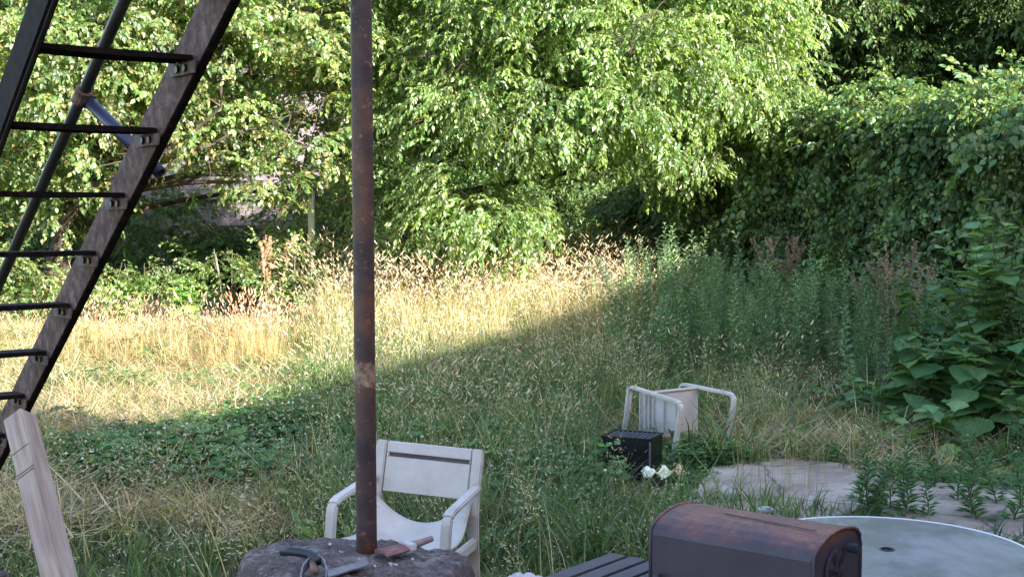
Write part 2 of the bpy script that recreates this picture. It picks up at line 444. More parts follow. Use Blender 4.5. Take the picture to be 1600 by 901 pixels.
mc_ = M_rust_nt.nodes.new("ShaderNodeMath"); mc_.operation = 'ABSOLUTE'; M_rust_nt.links.new(mb_.outputs[0], mc_.inputs[0])
bandr = ramp(M_rust_nt, mc_.outputs[0], [(.026, (.85, .85, .85)), (.040, (0, 0, 0))])
nf_ = noise(M_rust_nt, 60, 5, .7); tan_ = ramp(M_rust_nt, nf_.outputs[0], [(.35, (.11, .05, .035)), (.5, (.28, .17, .11)), (.65, (.42, .31, .22))])
src = rp_.inputs['Base Color'].links[0].from_socket
M_rust_nt.links.new(mixc(M_rust_nt, bandr.outputs[0], src, tan_.outputs[0]), rp_.inputs['Base Color'])
m, nt_, p_, out_ = new_mat("mossy_mortar_stone")
n1 = noise(nt_, 7, 8, .7); n2 = noise(nt_, 34, 6, .75)
a_ = ramp(nt_, n1.outputs[0], [(.3, (.07, .042, .042)), (.5, (.21, .15, .145)), (.66, (.50, .42, .41))])
b_ = ramp(nt_, n2.outputs[0], [(.45, (0, 0, 0)), (.62, (1, 1, 1))])
cc = mixc(nt_, b_.outputs[0], a_.outputs[0], (.10, .07, .065))
n4 = noise(nt_, 75, 5, .8); l_ = ramp(nt_, n4.outputs[0], [(.56, (0, 0, 0)), (.64, (.8, .8, .8))]); cc = mixc(nt_, l_.outputs[0], cc, (.44, .38, .37))
nt_.links.new(cc, p_.inputs['Base Color']); p_.inputs['Roughness'].default_value = .95
ad = nt_.nodes.new("ShaderNodeMath"); ad.operation = 'ADD'; nt_.links.new(n1.outputs[0], ad.inputs[0]); nt_.links.new(n2.outputs[0], ad.inputs[1])
bump(nt_, p_, ad.outputs[0], 1.0, .035)
M_stone = m
from mathutils import noise as mn
def rough_block(sx, sy, h, seed, amp=.02, n=26, rnd=.07):
    bm = bmesh.new(); bmesh.ops.create_cube(bm, size=1, matrix=Matrix.Translation((0, 0, -h/2)) @ Matrix.Diagonal((sx, sy, h, 1)))
    bmesh.ops.bevel(bm, geom=bm.edges[:], offset=rnd, segments=3, affect='EDGES')
    bmesh.ops.subdivide_edges(bm, edges=bm.edges[:], cuts=6, use_grid_fill=True)
    for v in bm.verts:
        d = mn.fractal(v.co*5+Vector((seed, 0, 0)), 1.0, 2.0, 4)*amp + mn.fractal(v.co*22+Vector((seed, 3, 0)), 1.0, 2.0, 3)*amp*.35
        v.co += Vector((v.co.x, v.co.y, .45*h*(1 if v.co.z > -h*.4 else 0))).normalized()*d
    return bm
foot_c = at(553, 872, 3.56)
foot = empty("stone_footing", (foot_c.x, foot_c.y, 0), (0, 0, R(12))); tag(foot, "rough weathered stone and mortar footing under the rusty pole", "stone")
zt = pb.z-.004
def dome(u, v):
    a = u*2*math.pi; sx_, sy_ = .345, .31
    if v < .6: r_ = v/.6*.86; z = -.022*r_**2
    else: q = (v-.6)/.4; r_ = .86+.14*math.sin(q*math.pi/2); z = -.016-.30*(1-math.cos(q*math.pi/2))
    k = 1+.07*math.sin(a*3+1)+.04*math.sin(a*7)
    p = Vector((math.cos(a)*r_*sx_*k, math.sin(a)*r_*sy_*k, z-.02*math.cos(a-.3)*r_))
    d = mn.fractal(p*9, 1.0, 2.0, 5)*.012*min(1, v*3)+mn.fractal(p*35, 1.0, 2.0, 4)*.005
    crack = .012*math.exp(-((p.x-.05-.5*(p.y+.1)-.02*math.sin(p.y*60))/.006)**2) if p.y < .02 and p.x > -.02 else 0
    out = Vector((p.x, p.y, 0)).normalized()*max(0, (v-.6)*2)+Vector((0, 0, 1)); return p+out*d*(1+2*max(0, v-.6))-Vector((0, 0, crack))
mb = MB(); mb.grid(dome, 120, 60); bmesh.ops.remove_doubles(mb.bm, verts=mb.bm.verts, dist=.0004); o = mb.build("cap_stone", M_stone, foot, smooth=True); o.location = (0, 0, zt)
mb = MB(); mb.bm.free(); mb.bm = rough_block(.5, .4, zt-.2, 7.7, .03); o = mb.build("lower_stone", M_stone, foot, smooth=True); o.location = (0, 0, zt-.31)
bpy.context.view_layer.update()
bpoint = at(6, 905, 3.9)
mb = MB(); mb.bm.free(); mb.bm = rough_block(.3, .3, bpoint.z, 3.3, .03); o = mb.build("wall_stone", M_stone, None, smooth=True); o.location = (bpoint.x-.09, bpoint.y, bpoint.z)
tag(o, "dark stone block beside the foot of the leaning timber", "stone")

M_wood, nt_, p_, out_ = new_mat("sawn_timber")
n1 = noise(nt_, 9, 6, .6, stretch=(6, 6, .5)); r_ = ramp(nt_, n1.outputs[0], [(.3, (.27, .185, .14)), (.55, (.41, .31, .25)), (.7, (.49, .40, .33))])
n2 = noise(nt_, 2.2, 3, .5); r2_ = ramp(nt_, n2.outputs[0], [(.42, (1, 1, 1)), (.6, (.8, .74, .8))])
cc = mixc(nt_, 1.0, r_.outputs[0], r2_.outputs[0], 'MULTIPLY'); nt_.links.new(cc, p_.inputs['Base Color'])
p_.inputs['Roughness'].default_value = .8; bump(nt_, p_, n1.outputs[0], .25, .003)
tt = at(31, 652, 3.65); tb = at(96, 915, 3.3)
tdir = (tt-tb).normalized(); tb2 = tb-tdir*.85
tim = empty("timber_post", tb2); tag(tim, "pale sawn square timber leaning beside the steel stair", "timber")
L_ = (tt-tb2).length; q = tdir.to_track_quat('Z', 'Y').to_matrix().to_4x4() @ Matrix.Rotation(R(38), 4, 'Z')
tim.rotation_euler = q.to_euler()
MB().box(0, 0, L_/2, .066, .066, L_).build("beam", M_wood, tim, bevel=.003)
M_pencil = simple_mat("pencil_line", [(.3, (.08, .06, .07)), (.7, (.22, .16, .15))], 60, .9, 0)
for zz, th, ln in ((L_-.13, .0022, .062), (L_-.205, .003, .06), (L_-.214, .0025, .06)):
    MB().box(.0337, 0, zz, .0012, ln, th).build("pencil_mark", M_pencil, tim)
    MB().box(0, -.0337, zz, ln, .0012, th).build("pencil_mark", M_pencil, tim)
M_knot = simple_mat("wood_knot", [(.3, (.14, .07, .05)), (.7, (.3, .17, .12))], 40, .8, .2)
for (x, y, zz, r_) in ((-.034, 0, L_-.19, .013), (.012, -.0335, L_-.06, .006), (-.034, .01, L_-.5, .009)):
    mb = MB(); n_ = Vector((-1, 0, 0)) if x < -.03 else Vector((0, -1, 0)); c0 = Vector((x, y, zz))
    mb.tube([c0-n_*.004, c0+n_*.0012], r_, 12); mb.build("knot", M_knot, tim)

# ================================================================== tools on the footing
M_black = simple_mat("black_rubber", [(.3, (.012, .013, .018)), (.7, (.03, .032, .045))], 20, .45, .2)
M_tool = simple_mat("dull_tool_steel", [(.3, (.12, .10, .11)), (.55, (.28, .25, .28)), (.75, (.16, .09, .07))], 25, .5, .3, metal=.5)
M_red = simple_mat("red_painted_bristle", [(.3, (.16, .05, .055)), (.6, (.34, .16, .16)), (.75, (.5, .4, .4))], 30, .8, .8, stretch=(1, 8, 8))
M_white_p = simple_mat("dried_white_paint", [(.3, (.35, .3, .33)), (.7, (.6, .56, .6))], 40, .7, .4)
M_handle = simple_mat("old_wood_handle", [(.3, (.18, .12, .12)), (.7, (.32, .22, .21))], 20, .6, .2)
def onto(px, py, dz=0):
    p0 = at(px, py, 1.0); d = p0-Vector((0, 0, CAMZ)); t = (zt+dz-CAMZ)/d.z; return Vector((0, 0, CAMZ))+d*t
hb = onto(650, 850, .02); ha = onto(606, 858, .02)
br = empty("paint_brush", ha); tag(br, "used paint brush with red stained bristles lying behind the pole foot", "brush")
dx = (hb-ha); ang = math.atan2(dx.y, dx.x); br.rotation_euler = (0, 0, ang)
def bristle(u, v):
    return Vector((-.02+.075*u, (v-.5)*(.074-.018*u), .012*math.sin(math.pi*v)*.6-.010+.004*u+.002*math.sin(v*40)))
MB().grid(bristle, 6, 24).build("bristles", M_red, br, solid=.009)
MB().box(.067, 0, 0, .028, .054, .02).build("ferrule", M_white_p, br, bevel=.003)
MB().tube([(.08, 0, 0), (.10, 0, .002), (.12, .002, .004), (.15, .004, .008)], .012, 10, r2=.009).build("handle", M_handle, br, smooth=True)
ga = onto(443, 872, .045); gb = onto(500, 880, .05)
tl = empty("hand_tool", gb); tag(tl, "old steel hand tool with a black grip, bent loop and flat blade", "tool")
ti = Matrix.Translation(-gb)
def T(o): o.data.transform(ti); return o
g0 = onto(440, 861, .05); g1 = onto(486, 866, .05)
T(MB().tube([g0, g0.lerp(g1, .3)+Vector((0, 0, .004)), g0.lerp(g1, .7)+Vector((0, 0, .003)), g1, onto(497, 876, .045)], .0125, 12).build("grip", M_black, tl, smooth=True))
lp = [onto(497, 872, .045), onto(507, 880, .04), onto(511, 895, .03), onto(509, 915, .012), onto(500, 930, .01), onto(480, 925, .01), onto(470, 905, .012), onto(474, 888, .03), onto(484, 876, .04)]
T(MB().sweep(lp, .026, .005, (0, -.3, 1)).build("loop", M_tool, tl, bevel=.001))
T(MB().tube([onto(487, 876, .04), onto(492, 893, .03)], .010, 10).build("rivet", M_steel_worn, tl, smooth=True))
bl = [onto(510, 892, .012), onto(572, 876, .012), onto(577, 881, .012), onto(572, 885, .012), onto(512, 903, .012)]
T(MB().prism(bl, (0, 0, .004)).build("blade", M_tool, tl))
M_grit = simple_mat("pale_grit", [(.3, (.35, .32, .33)), (.7, (.6, .56, .55))], 30, .9, .2)
rg = random.Random(9)
for i in range(12):
    px, py = rg.choice([(519, 848), (560, 872), (575, 871), (556, 845), (568, 868), (600, 872), (640, 874), (530, 862), (548, 878), (615, 880), (508, 856), (585, 885)]), 0
    px, py = px[0]+rg.uniform(-5, 5), px[1]+rg.uniform(-3, 3)
    p = onto(px, py, .004); mb = MB(); s_ = rg.uniform(.003, .006)
    mb.box(0, 0, 0, s_*2.2, s_*1.4, s_, Euler((rg.uniform(0, 1), rg.uniform(0, 1), rg.uniform(0, 3))).to_matrix())
    o = mb.build("mortar_crumb", M_grit, None, bevel=s_*.2); o.location = p
    tag(o, "small pale crumb of mortar lying on the stone footing", "crumb", "mortar crumbs on the stone footing")

# ================================================================== white plastic chairs
m, nt_, p_, out_ = new_mat("weathered_white_plastic")
n1 = noise(nt_, 6, 5, .65); n2 = noise(nt_, 60, 4, .7)
a_ = ramp(nt_, n1.outputs[0], [(.28, (.34, .285, .25)), (.42, (.47, .42, .39)), (.7, (.54, .50, .49))])
b_ = ramp(nt_, n2.outputs[0], [(.62, (0, 0, 0)), (.72, (.7, .7, .7))])
cc = mixc(nt_, b_.outputs[0], a_.outputs[0], (.30, .22, .17)); nt_.links.new(cc, p_.inputs['Base Color'])
p_.inputs['Roughness'].default_value = .5; bump(nt_, p_, n2.outputs[0], .12, .002)
M_plastic = m
M_slot = simple_mat("slot_dark", [(.3, (.08, .06, .07)), (.7, (.16, .12, .12))], 10, .8, 0)
def armchair(loc, rz, tilt):
    root = empty("garden_chair", loc, (tilt[0], tilt[1], rz))
    W = .57; F = -.24; B = .20           # local -y is the front
    AZ = .655; SZ = .47
    # backrest: panel with a slot, made of pieces round the opening
    def bk(z, y0=B+.01): return y0+(z-.6)*.22
    mb = MB(); X = .205
    def slab(x0, x1, z0, z1, t=.018):
        mb.prism([(x0, bk(z0)-t/2, z0), (x1, bk(z0)-t/2, z0), (x1, bk(z1)-t/2, z1), (x0, bk(z1)-t/2, z1)], (0, t, 0))
    slab(-X, X, .62, .765); slab(-X, X, .785, .83); slab(-X, -X+.012, .765, .785); slab(X-.006, X, .765, .785)
    mb.build("backrest", M_plastic, root, bevel=.004)
    MB().prism([(-X+.012, bk(.765)+.006, .766), (X-.006, bk(.765)+.006, .766), (X-.006, bk(.785)+.006, .784), (-X+.012, bk(.785)+.006, .784)], (0, .003, 0)).build("slot_recess", M_slot, root)  # dark strip set across the backrest slot
    for s_ in (-1, 1):
        # upright carrying the backrest, flaring at the top; goes on down as the rear leg
        xo = s_*(X+.031)
        pts = [(xo+s_*.02, B+.10, 0), (xo+s_*.008, B+.02, .42), (xo+s_*.004, B+.005, .56), (xo, bk(.66), .66), (xo, bk(.80), .80), (xo-s_*.004, bk(.835), .832)]
        MB().sweep(pts, .052, .030, (1, 0, 0)).build("leg", M_plastic, root, bevel=.006)
        # front leg
        xa = s_*(W/2-.024)
        cor = arc((xa, F-.02, .3), (xa, F-.005, AZ), (xa, B, AZ+.025), .055, 6)
        MB().sweep([(xa+s_*.015, F-.05, 0), (xa, F-.02, .35)]+cor[:4], .045, .030, (1, 0, 0)).build("leg", M_plastic, root, bevel=.006)
        MB().sweep(cor[3:]+[(xa-s_*.004, B-.05, AZ+.022), (xa-s_*.012, B+.012, AZ+.02)], .047, .024, (1, 0, 0)).build("arm", M_plastic, root, bevel=.006)
        MB().sweep([(xa-s_*.012, F, SZ-.03), (xa-s_*.012, B+.01, SZ-.035)], .03, .05, (1, 0, 0)).build("side_rail", M_plastic, root, bevel=.006)
    def seat(u, v):
        x = (u-.5)*.47; y = F-.01+v*.43
        z = SZ-.012+.03*(2*u-1)**2+.012*math.cos(v*6)
        if v > .72: z += (v-.72)**2*1.1*(.4+1.0*(2*u-1)**2)+.0
        if v < .1: z -= (.1-v)**2*4
        return Vector((x, y, z))
    MB().grid(seat, 22, 18).build("seat", M_plastic, root, smooth=True, solid=.008)
    return root
ch_c = Vector((-.42, 5.20, 0))
ch = armchair((ch_c.x, ch_c.y, gz(ch_c.x, ch_c.y)-.005), R(-15), (R(0), R(3.0)))
ch.scale = (.92, .95, .985); ch.location.x -= .035
tag(ch, "weathered white plastic armchair standing upright behind the rusty pole", "chair")

fc = empty("garden_chair", (1.2, 9.6, 0)); tag(fc, "white plastic chair tipped over in the weeds beside the black crate", "chair")
ti2 = Matrix.Translation(-fc.location)
def FT(o): o.data.transform(ti2); return o
A_ = at(984, 603, 10.0); B_ = at(1064, 629, 9.45); C_ = at(1064, 599, 10.25); D_ = at(1147, 616, 9.75)
lat = (C_-A_).normalized(); lat = (C_+D_-A_-B_).normalized()
dn = Vector((0, 0, -1))
def loop(P, Q, l0, l1, skew):
    c1 = arc(P+dn*.3+skew*.1, P, Q, .05, 5); c2 = arc(P, Q, Q+dn*.3+skew*.1, .06, 6)
    return c1, c2
sk = Vector((-.05, 0, 0))
for P, Q, l0, l1 in ((A_, B_, .42, .55), (C_, D_, .30, .55)):
    c1, c2 = loop(P, Q, l0, l1, sk)
    FT(MB().sweep([P+dn*l0+sk]+c1[:4], .042, .022, lat).build("leg", M_plastic, fc, bevel=.004))
    FT(MB().sweep(c1[3:]+c2[:4], .045, .024, lat).build("side_frame", M_plastic, fc, bevel=.005))
    FT(MB().sweep(c2[3:]+[Q+dn*l1+sk*1.5], .045, .026, lat).build("arm", M_plastic, fc, bevel=.005))
# vertical seat between the two frames and the ribbed panel in the near frame
s0 = A_.lerp(B_, .36)+dn*.012; s1 = C_.lerp(D_, .30)+dn*.012
FT(MB().prism([s0, s1, s1+dn*.36, s0+dn*.36], Vector((.012, -.010, 0))).build("seat", M_plastic, fc, bevel=.003))
FT(MB().sweep([s0+Vector((0, -.012, .006)), s1+Vector((0, -.012, .006))], .04, .016, (.5, -.8, 0)).build("seat_edge", M_plastic, fc, bevel=.004))
al = (B_-A_).normalized()
r0 = A_.lerp(B_, .16)+lat*.03+dn*.03; r1 = A_.lerp(B_, .93)+lat*.03+dn*.03
FT(MB().prism([r0, r1, r1+dn*.2+al*-.06, r0+dn*.4], lat*.010).build("back_panel", M_plastic, fc, bevel=.002))
for k in (0.02, .16, .36, .62, .92):
    q = r0.lerp(r1, k)-lat*.008
    FT(MB().sweep([q, q+dn*(.38-.17*k)], .014, .02, al).build("rib", M_plastic, fc, bevel=.002))
q1 = C_.lerp(D_, .30)+dn*.03
FT(MB().sweep([q1+dn*.0, q1+dn*.36], .03, .012, lat).build("seat_flange", M_plastic, fc, bevel=.002))

# ================================================================== black crate with a wire rack on top
M_blackp = simple_mat("glossy_black_enamel", [(.3, (.006, .006, .009)), (.7, (.016, .015, .022))], 8, .2, .12, spec=.6)
M_wire = simple_mat("grey_wire", [(.3, (.12, .12, .15)), (.7, (.28, .28, .33))], 30, .35, .1, metal=.6)
kc = at(988, 690, 8.85); kz = .285
crate = empty("black_crate", (kc.x, kc.y, gz(kc.x, kc.y)), (0, 0, R(-24))); tag(crate, "glossy black metal box with a wire rack on top, in the weeds", "box")
kx, ky = .345, .28
for nm, (a, b, cx_, cy_) in {"front_panel": (kx, .012, 0, -ky/2), "rear_panel": (kx, .012, 0, ky/2), "side_panel": (.012, ky-.013, -kx/2+.006, 0), "side_panel.001": (.012, ky-.013, kx/2-.006, 0)}.items():
    MB().box(cx_, cy_, kz/2, a, b, kz).build(nm.split('.')[0], M_blackp, crate, bevel=.003)
MB().box(0, 0, kz-.055, kx-.03, ky-.03, .006).build("inner_tray", M_blackp, crate)
for s_ in (-1, 1):
    MB().box(0, s_*(ky/2+.001), kz+.006, kx+.02, .018, .014).build("rim", M_blackp, crate, bevel=.004)
    MB().box(s_*(kx/2+.001), 0, kz+.006, .018, ky-.018, .014).build("rim", M_blackp, crate, bevel=.004)
for k in range(9):
    x = -kx/2+.03+(kx-.06)*k/8
    MB().tube([(x, -ky/2+.006, kz+.008), (x, ky/2-.006, kz+.008)], .0026, 6).build("rack_wire", M_wire, crate)
for k in range(6):
    y = -ky/2+.03+(ky-.06)*k/5
    MB().tube([(-kx/2+.006, y, kz+.003), (kx/2-.006, y, kz+.003)], .0026, 6).build("rack_wire", M_wire, crate)
MB().tube([(.1, -ky/2-.006, kz-.05), (.1, -ky/2-.018, kz-.05)], .024, 14).build("knob", M_blackp, crate, bevel=.004)
MB().box(.176, -ky/2-.008, kz-.09, .012, .012, .16).build("corner_trim", M_wire, crate, bevel=.003)

# ================================================================== litter
M_foil_y = simple_mat("gold_foil", [(.35, (.5, .42, .14)), (.5, (.75, .72, .5)), (.65, (.8, .8, .78))], 22, .3, .4, metal=.3, fine=30, bdist=.01)
M_foil_r = simple_mat("red_print", [(.35, (.45, .05, .02)), (.5, (.65, .35, .12)), (.62, (.7, .66, .6))], 26, .4, .2)
lc = at(1037, 752, 8.5); lit = empty("snack_bag", (lc.x, lc.y, gz(lc.x, lc.y)+.03), (0, 0, R(8))); tag(lit, "crumpled gold and white foil snack bag lying before the black box", "litter")
def bag(x0, x1, s):
    def f(u, v):
        x = x0+(x1-x0)*u; y = (v-.5)*.13*(1-.25*math.sin(u*3))
        z = .05+.035*mn.noise(Vector((x*22+s, y*22, s)))+.02*math.sin(x*55+y*18)+.02*(v)
        return Vector((x, y, z))
    return f
MB().grid(bag(-.14, .085, 1.), 26, 14).build("wrapper", M_foil_y, lit, solid=.004)
MB().grid(bag(.085, .135, 1.), 8, 14).build("red_end", M_foil_r, lit, solid=.004)
M_pale = simple_mat("pale_rubble", [(.3, (.45, .42, .44)), (.7, (.65, .62, .64))], 20, .8, .4)
for px, py, s_, lb in ((1212, 715, .028, "small white rubble stone at the far edge of the concrete"), (1045, 705, .02, "white scrap lying between the black box and the tipped chair")):
    p = at(px, py, 2.0); d = p-Vector((0, 0, CAMZ)); t = (0.02-CAMZ)/d.z; p = Vector((0, 0, CAMZ))+d*t
    mb = MB(); mb.bm.free(); mb.bm = rough_block(s_*2.2, s_*1.6, s_*1.4, px, .006, rnd=.01); o = mb.build("rubble_stone", M_pale, None, smooth=True); o.location = p+Vector((0, 0, s_)); tag(o, lb, "stone")

# ================================================================== concrete slabs
m, nt_, p_, out_ = new_mat("old_concrete")
n1 = noise(nt_, 1.6, 7, .7); n2 = noise(nt_, 30, 6, .75); n3 = noise(nt_, 5, 3, .6, stretch=(1, 3, 1))
a_ = ramp(nt_, n1.outputs[0], [(.3, (.17, .13, .105)), (.5, (.34, .265, .22)), (.68, (.44, .36, .30))])
b_ = ramp(nt_, n2.outputs[0], [(.55, (0, 0, 0)), (.72, (.75, .75, .75))])
cc = mixc(nt_, b_.outputs[0], a_.outputs[0], (.14, .11, .085))
vo = nt_.nodes.new("ShaderNodeTexVoronoi"); vo.feature = 'DISTANCE_TO_EDGE'; vo.inputs['Scale'].default_value = .75
tcv = nt_.nodes.new("ShaderNodeTexCoord"); nm = noise(nt_, 4, 4, .6)
mxv = nt_.nodes.new("ShaderNodeMix"); mxv.data_type = 'VECTOR'; mxv.inputs[0].default_value = .12
nt_.links.new(tcv.outputs['Object'], mxv.inputs[4]); nt_.links.new(nm.outputs[1], mxv.inputs[5]); nt_.links.new(mxv.outputs[1], vo.inputs['Vector'])
cr = ramp(nt_, vo.outputs['Distance'], [(.002, (.8, .8, .8)), (.010, (0, 0, 0))])
cc = mixc(nt_, cr.outputs[0], cc, (.045, .045, .03))
ms = ramp(nt_, n3.outputs[0], [(.58, (0, 0, 0)), (.70, (.8, .8, .8))]); cc = mixc(nt_, ms.outputs[0], cc, (.10, .11, .06)); nt_.links.new(cc, p_.inputs['Base Color'])
p_.inputs['Roughness'].default_value = .9; bump(nt_, p_, n2.outputs[0], .7, .01)
M_conc = m
def on_ground(px, py, z=0.0):
    p0 = at(px, py, 1.0); d = p0-Vector((0, 0, CAMZ)); return Vector((0, 0, CAMZ))+d*((z-CAMZ)/d.z)
CONC = []
def slab(name, pix, seed):
    pts = [on_ground(x, y, .03) for x, y in pix]; rgx = random.Random(seed); out = []
    for i, p in enumerate(pts):
        q = pts[(i+1) % len(pts)]; n = max(2, int((q-p).length/.10))
        for k in range(n):
            r = p.lerp(q, k/n); out.append((r.x+rgx.uniform(-.03, .03), r.y+rgx.uniform(-.03, .03)))
    CONC.append(out)
    bm = bmesh.new(); vs = [bm.verts.new((x, y, .045)) for x, y in out]; bm.faces.new(vs)
    r = bmesh.ops.extrude_face_region(bm, geom=bm.faces[:]); bmesh.ops.translate(bm, vec=(0, 0, -.16), verts=[v for v in r['geom'] if isinstance(v, bmesh.types.BMVert)])
    bmesh.ops.recalc_face_normals(bm, faces=bm.faces)
    me = bpy.data.meshes.new(name); bm.to_mesh(me); bm.free(); me.materials.append(M_conc)
    o = bpy.data.objects.new(name, me); COL.objects.link(o); o['kind'] = 'structure'; return o
slab("concrete_path", [(1085, 770), (1110, 735), (1180, 717), (1290, 722), (1380, 738), (1362, 775), (1335, 800), (1250, 830), (1100, 840), (1050, 800)], 1)
slab("concrete_path", [(1395, 748), (1440, 755), (1560, 762), (1680, 775), (1720, 850), (1400, 850), (1375, 800)], 2)
def in_poly(x, y, poly):
    c_ = False; n = len(poly); j = n-1
    for i in range(n):
        if (poly[i][1] > y) != (poly[j][1] > y) and x < (poly[j][0]-poly[i][0])*(y-poly[i][1])/(poly[j][1]-poly[i][1])+poly[i][0]: c_ = not c_
        j = i
    return c_

# ================================================================== grill
m, nt_, p_, out_ = new_mat("rusting_grill_paint")
tc = nt_.nodes.new("ShaderNodeTexCoord"); sx = nt_.nodes.new("ShaderNodeSeparateXYZ"); nt_.links.new(tc.outputs['Object'], sx.inputs[0])
n1 = noise(nt_, 5, 6, .65); n2 = noise(nt_, 50, 5, .7)
mm = nt_.nodes.new("ShaderNodeMath"); mm.operation = 'MULTIPLY_ADD'; mm.inputs[1].default_value = .11; nt_.links.new(n1.outputs[0], mm.inputs[0]); nt_.links.new(sx.outputs[2], mm.inputs[2])
mr = nt_.nodes.new("ShaderNodeMapRange"); mr.inputs[1].default_value = .315; mr.inputs[2].default_value = .36; nt_.links.new(mm.outputs[0], mr.inputs[0])
paint = ramp(nt_, n1.outputs[0], [(.3, (.034, .024, .036)), (.7, (.062, .042, .060))])
rust = ramp(nt_, n2.outputs[0], [(.3, (.09, .033, .024)), (.55, (.23, .075, .038)), (.75, (.36, .15, .065))])
cc = mixc(nt_, mr.outputs[0], paint.outputs[0], rust.outputs[0]); nt_.links.new(cc, p_.inputs['Base Color'])
p_.inputs['Roughness'].default_value = .55; bump(nt_, p_, n2.outputs[0], .25, .003)
M_grill = m
gl = Vector((.366, 3.33)); gr = Vector((.726, 3.05)); gdir = (gr-gl).normalized(); gper = Vector((-gdir.y, gdir.x))
GL = (gr-gl).length; GD = .285; gz0 = .72
grill = empty("barbecue_grill", (gl.x, gl.y, gz0), (0, 0, math.atan2(gdir.y, gdir.x))); tag(grill, "rusty lidded barbecue grill with rust orange top beside the glass table", "grill")
HT = 1.022-gz0
prof = [(0, 0), (0, HT-.052), (.005, HT-.038), (.018, HT-.026), (.045, HT-.014), (.09, HT-.004), (.14, HT), (.19, HT-.003), (.235, HT-.011), (.262, HT-.021), (.278, HT-.036), (GD, HT-.06), (GD, 0)]
mb = MB(); mb.prism([(0, y, z) for y, z in prof], (GL, 0, 0)); mb.build("hood", M_grill, grill, bevel=.0035)
for x in (-.002, GL+.002):
    mb = MB(); mb.tube([(x, y, z) for y, z in prof], .0045, 8, cap=True); mb.build("hood_rim", M_grill, grill, smooth=True)
MB().box(GL+.003, GD/2, -.01, .012, GD+.01, .03).build("lower_flange", M_grill, grill, bevel=.003)
MB().box(GL/2, GD/2, -.14, GL-.02, GD-.02, .25).build("firebox", M_grill, grill, bevel=.02)
for x_ in (.10, GL-.10):
    MB().box(x_, GD+.004, HT-.075, .05, .012, .03).build("hinge", M_black, grill, bevel=.002)
for x_ in (.02, GL/2, GL-.02):
    MB().tube([(x_, -.001, .03), (x_, -.005, .03)], .006, 8).build("rivet", M_black, grill)
MB().box(GL/2, -.003, .012, GL, .008, .012).build("lower_lip", M_grill, grill, bevel=.002)
MB().sweep([(GL*.33, .125, HT+.0015), (GL*.92, .10, HT+.0005)], .003, .002, (0, 1, 0)).build("seam", M_black, grill)
# end vent: disc with dark openings and a knob
vc = Vector((GL+.004, .115, HT-.095))
MB().tube([vc, vc+Vector((.006, 0, 0))], .052, 28).build("vent_disc", M_grill, grill, bevel=.001)
for k in range(5):
    a = k*2*math.pi/5+.3; b = a+.62
    pts = [vc+Vector((.0065, math.cos(t)*r_, math.sin(t)*r_)) for t, r_ in ((a, .016), (a, .043), ((a+b)/2, .045), (b, .043), (b, .016))]
    MB().prism(pts, (.0012, 0, 0)).build("vent_hole", M_bolt, grill)
MB().tube([vc+Vector((.006, 0, 0)), vc+Vector((.014, 0, 0))], .009, 10).build("vent_pin", M_black, grill)
kp = vc+Vector((.004, .07, .045)); MB().tube([kp, kp+Vector((.03, 0, 0))], .013, 12).build("knob", M_black, grill, bevel=.003)
MB().tube([(.035, -.02, .04), (.035, -.03, .06), (.035, -.03, .13), (.035, -.02, .155)], .010, 10).build("handle", M_black, grill, smooth=True)
for x in (.02, GL-.02):
    for y in (.02, GD-.02):
        MB().tube([(x, y, -.2), (x*1.02, y, -gz0)], .011, 8).build("leg", M_steel, grill)
# flat rest behind the hood
p0 = at(1268, 820, 3.55); p1 = at(1322, 826, 3.40)
o = MB().sweep([p0, p1], .05, .006, (.5, .8, 0)).build("warming_shelf", M_bolt, None); o.data.transform(Matrix.Translation(-grill.location)); o.parent = grill
o.data.transform(Matrix.Rotation(-grill.rotation_euler.z, 4, 'Z'))
# dark slatted side shelf left of the grill
M_slat = simple_mat("dark_painted_slat", [(.3, (.035, .025, .032)), (.7, (.075, .055, .068))], 10, .55, .2, stretch=(1, 6, 1))
bc = Vector((.26, 3.18, .855)); bench = empty("slatted_table", (bc.x, bc.y, 0)); tag(bench, "small dark slatted wooden table beside the grill", "table")
sdir = Vector((.62, .78, 0)).normalized(); sper = Vector((.78, -.62, 0))
def zpt(px, py, z): 
    p0 = at(px, py, 1.0); d = p0-Vector((0, 0, CAMZ)); return Vector((0, 0, CAMZ))+d*((z-CAMZ)/d.z)
q0 = zpt(971, 868, .80)
for k in range(4):
    e = q0+sper*(.068*k)+sdir*(-.013)
    o = MB().sweep([e-sdir*.42, e], .056, .018, sper).build("slat", M_slat, bench, bevel=.002); o.data.transform(Matrix.Translation((-bc.x, -bc.y, -.0)))
for t in (.06, .36):
    e = q0-sdir*t+Vector((0, 0, -.022)); o = MB().sweep([e-sper*.02, e+sper*.23], .03, .02, sdir).build("crossbar", M_slat, bench); o.data.transform(Matrix.Translation((-bc.x, -bc.y, 0)))
    for s_ in (0, .2):
        e2 = e+sper*s_; o = MB().sweep([e2+Vector((0, 0, -.01)), Vector((e2.x, e2.y, 0))], .03, .03, sper).build("leg", M_slat, bench); o.data.transform(Matrix.Translation((-bc.x, -bc.y, 0)))

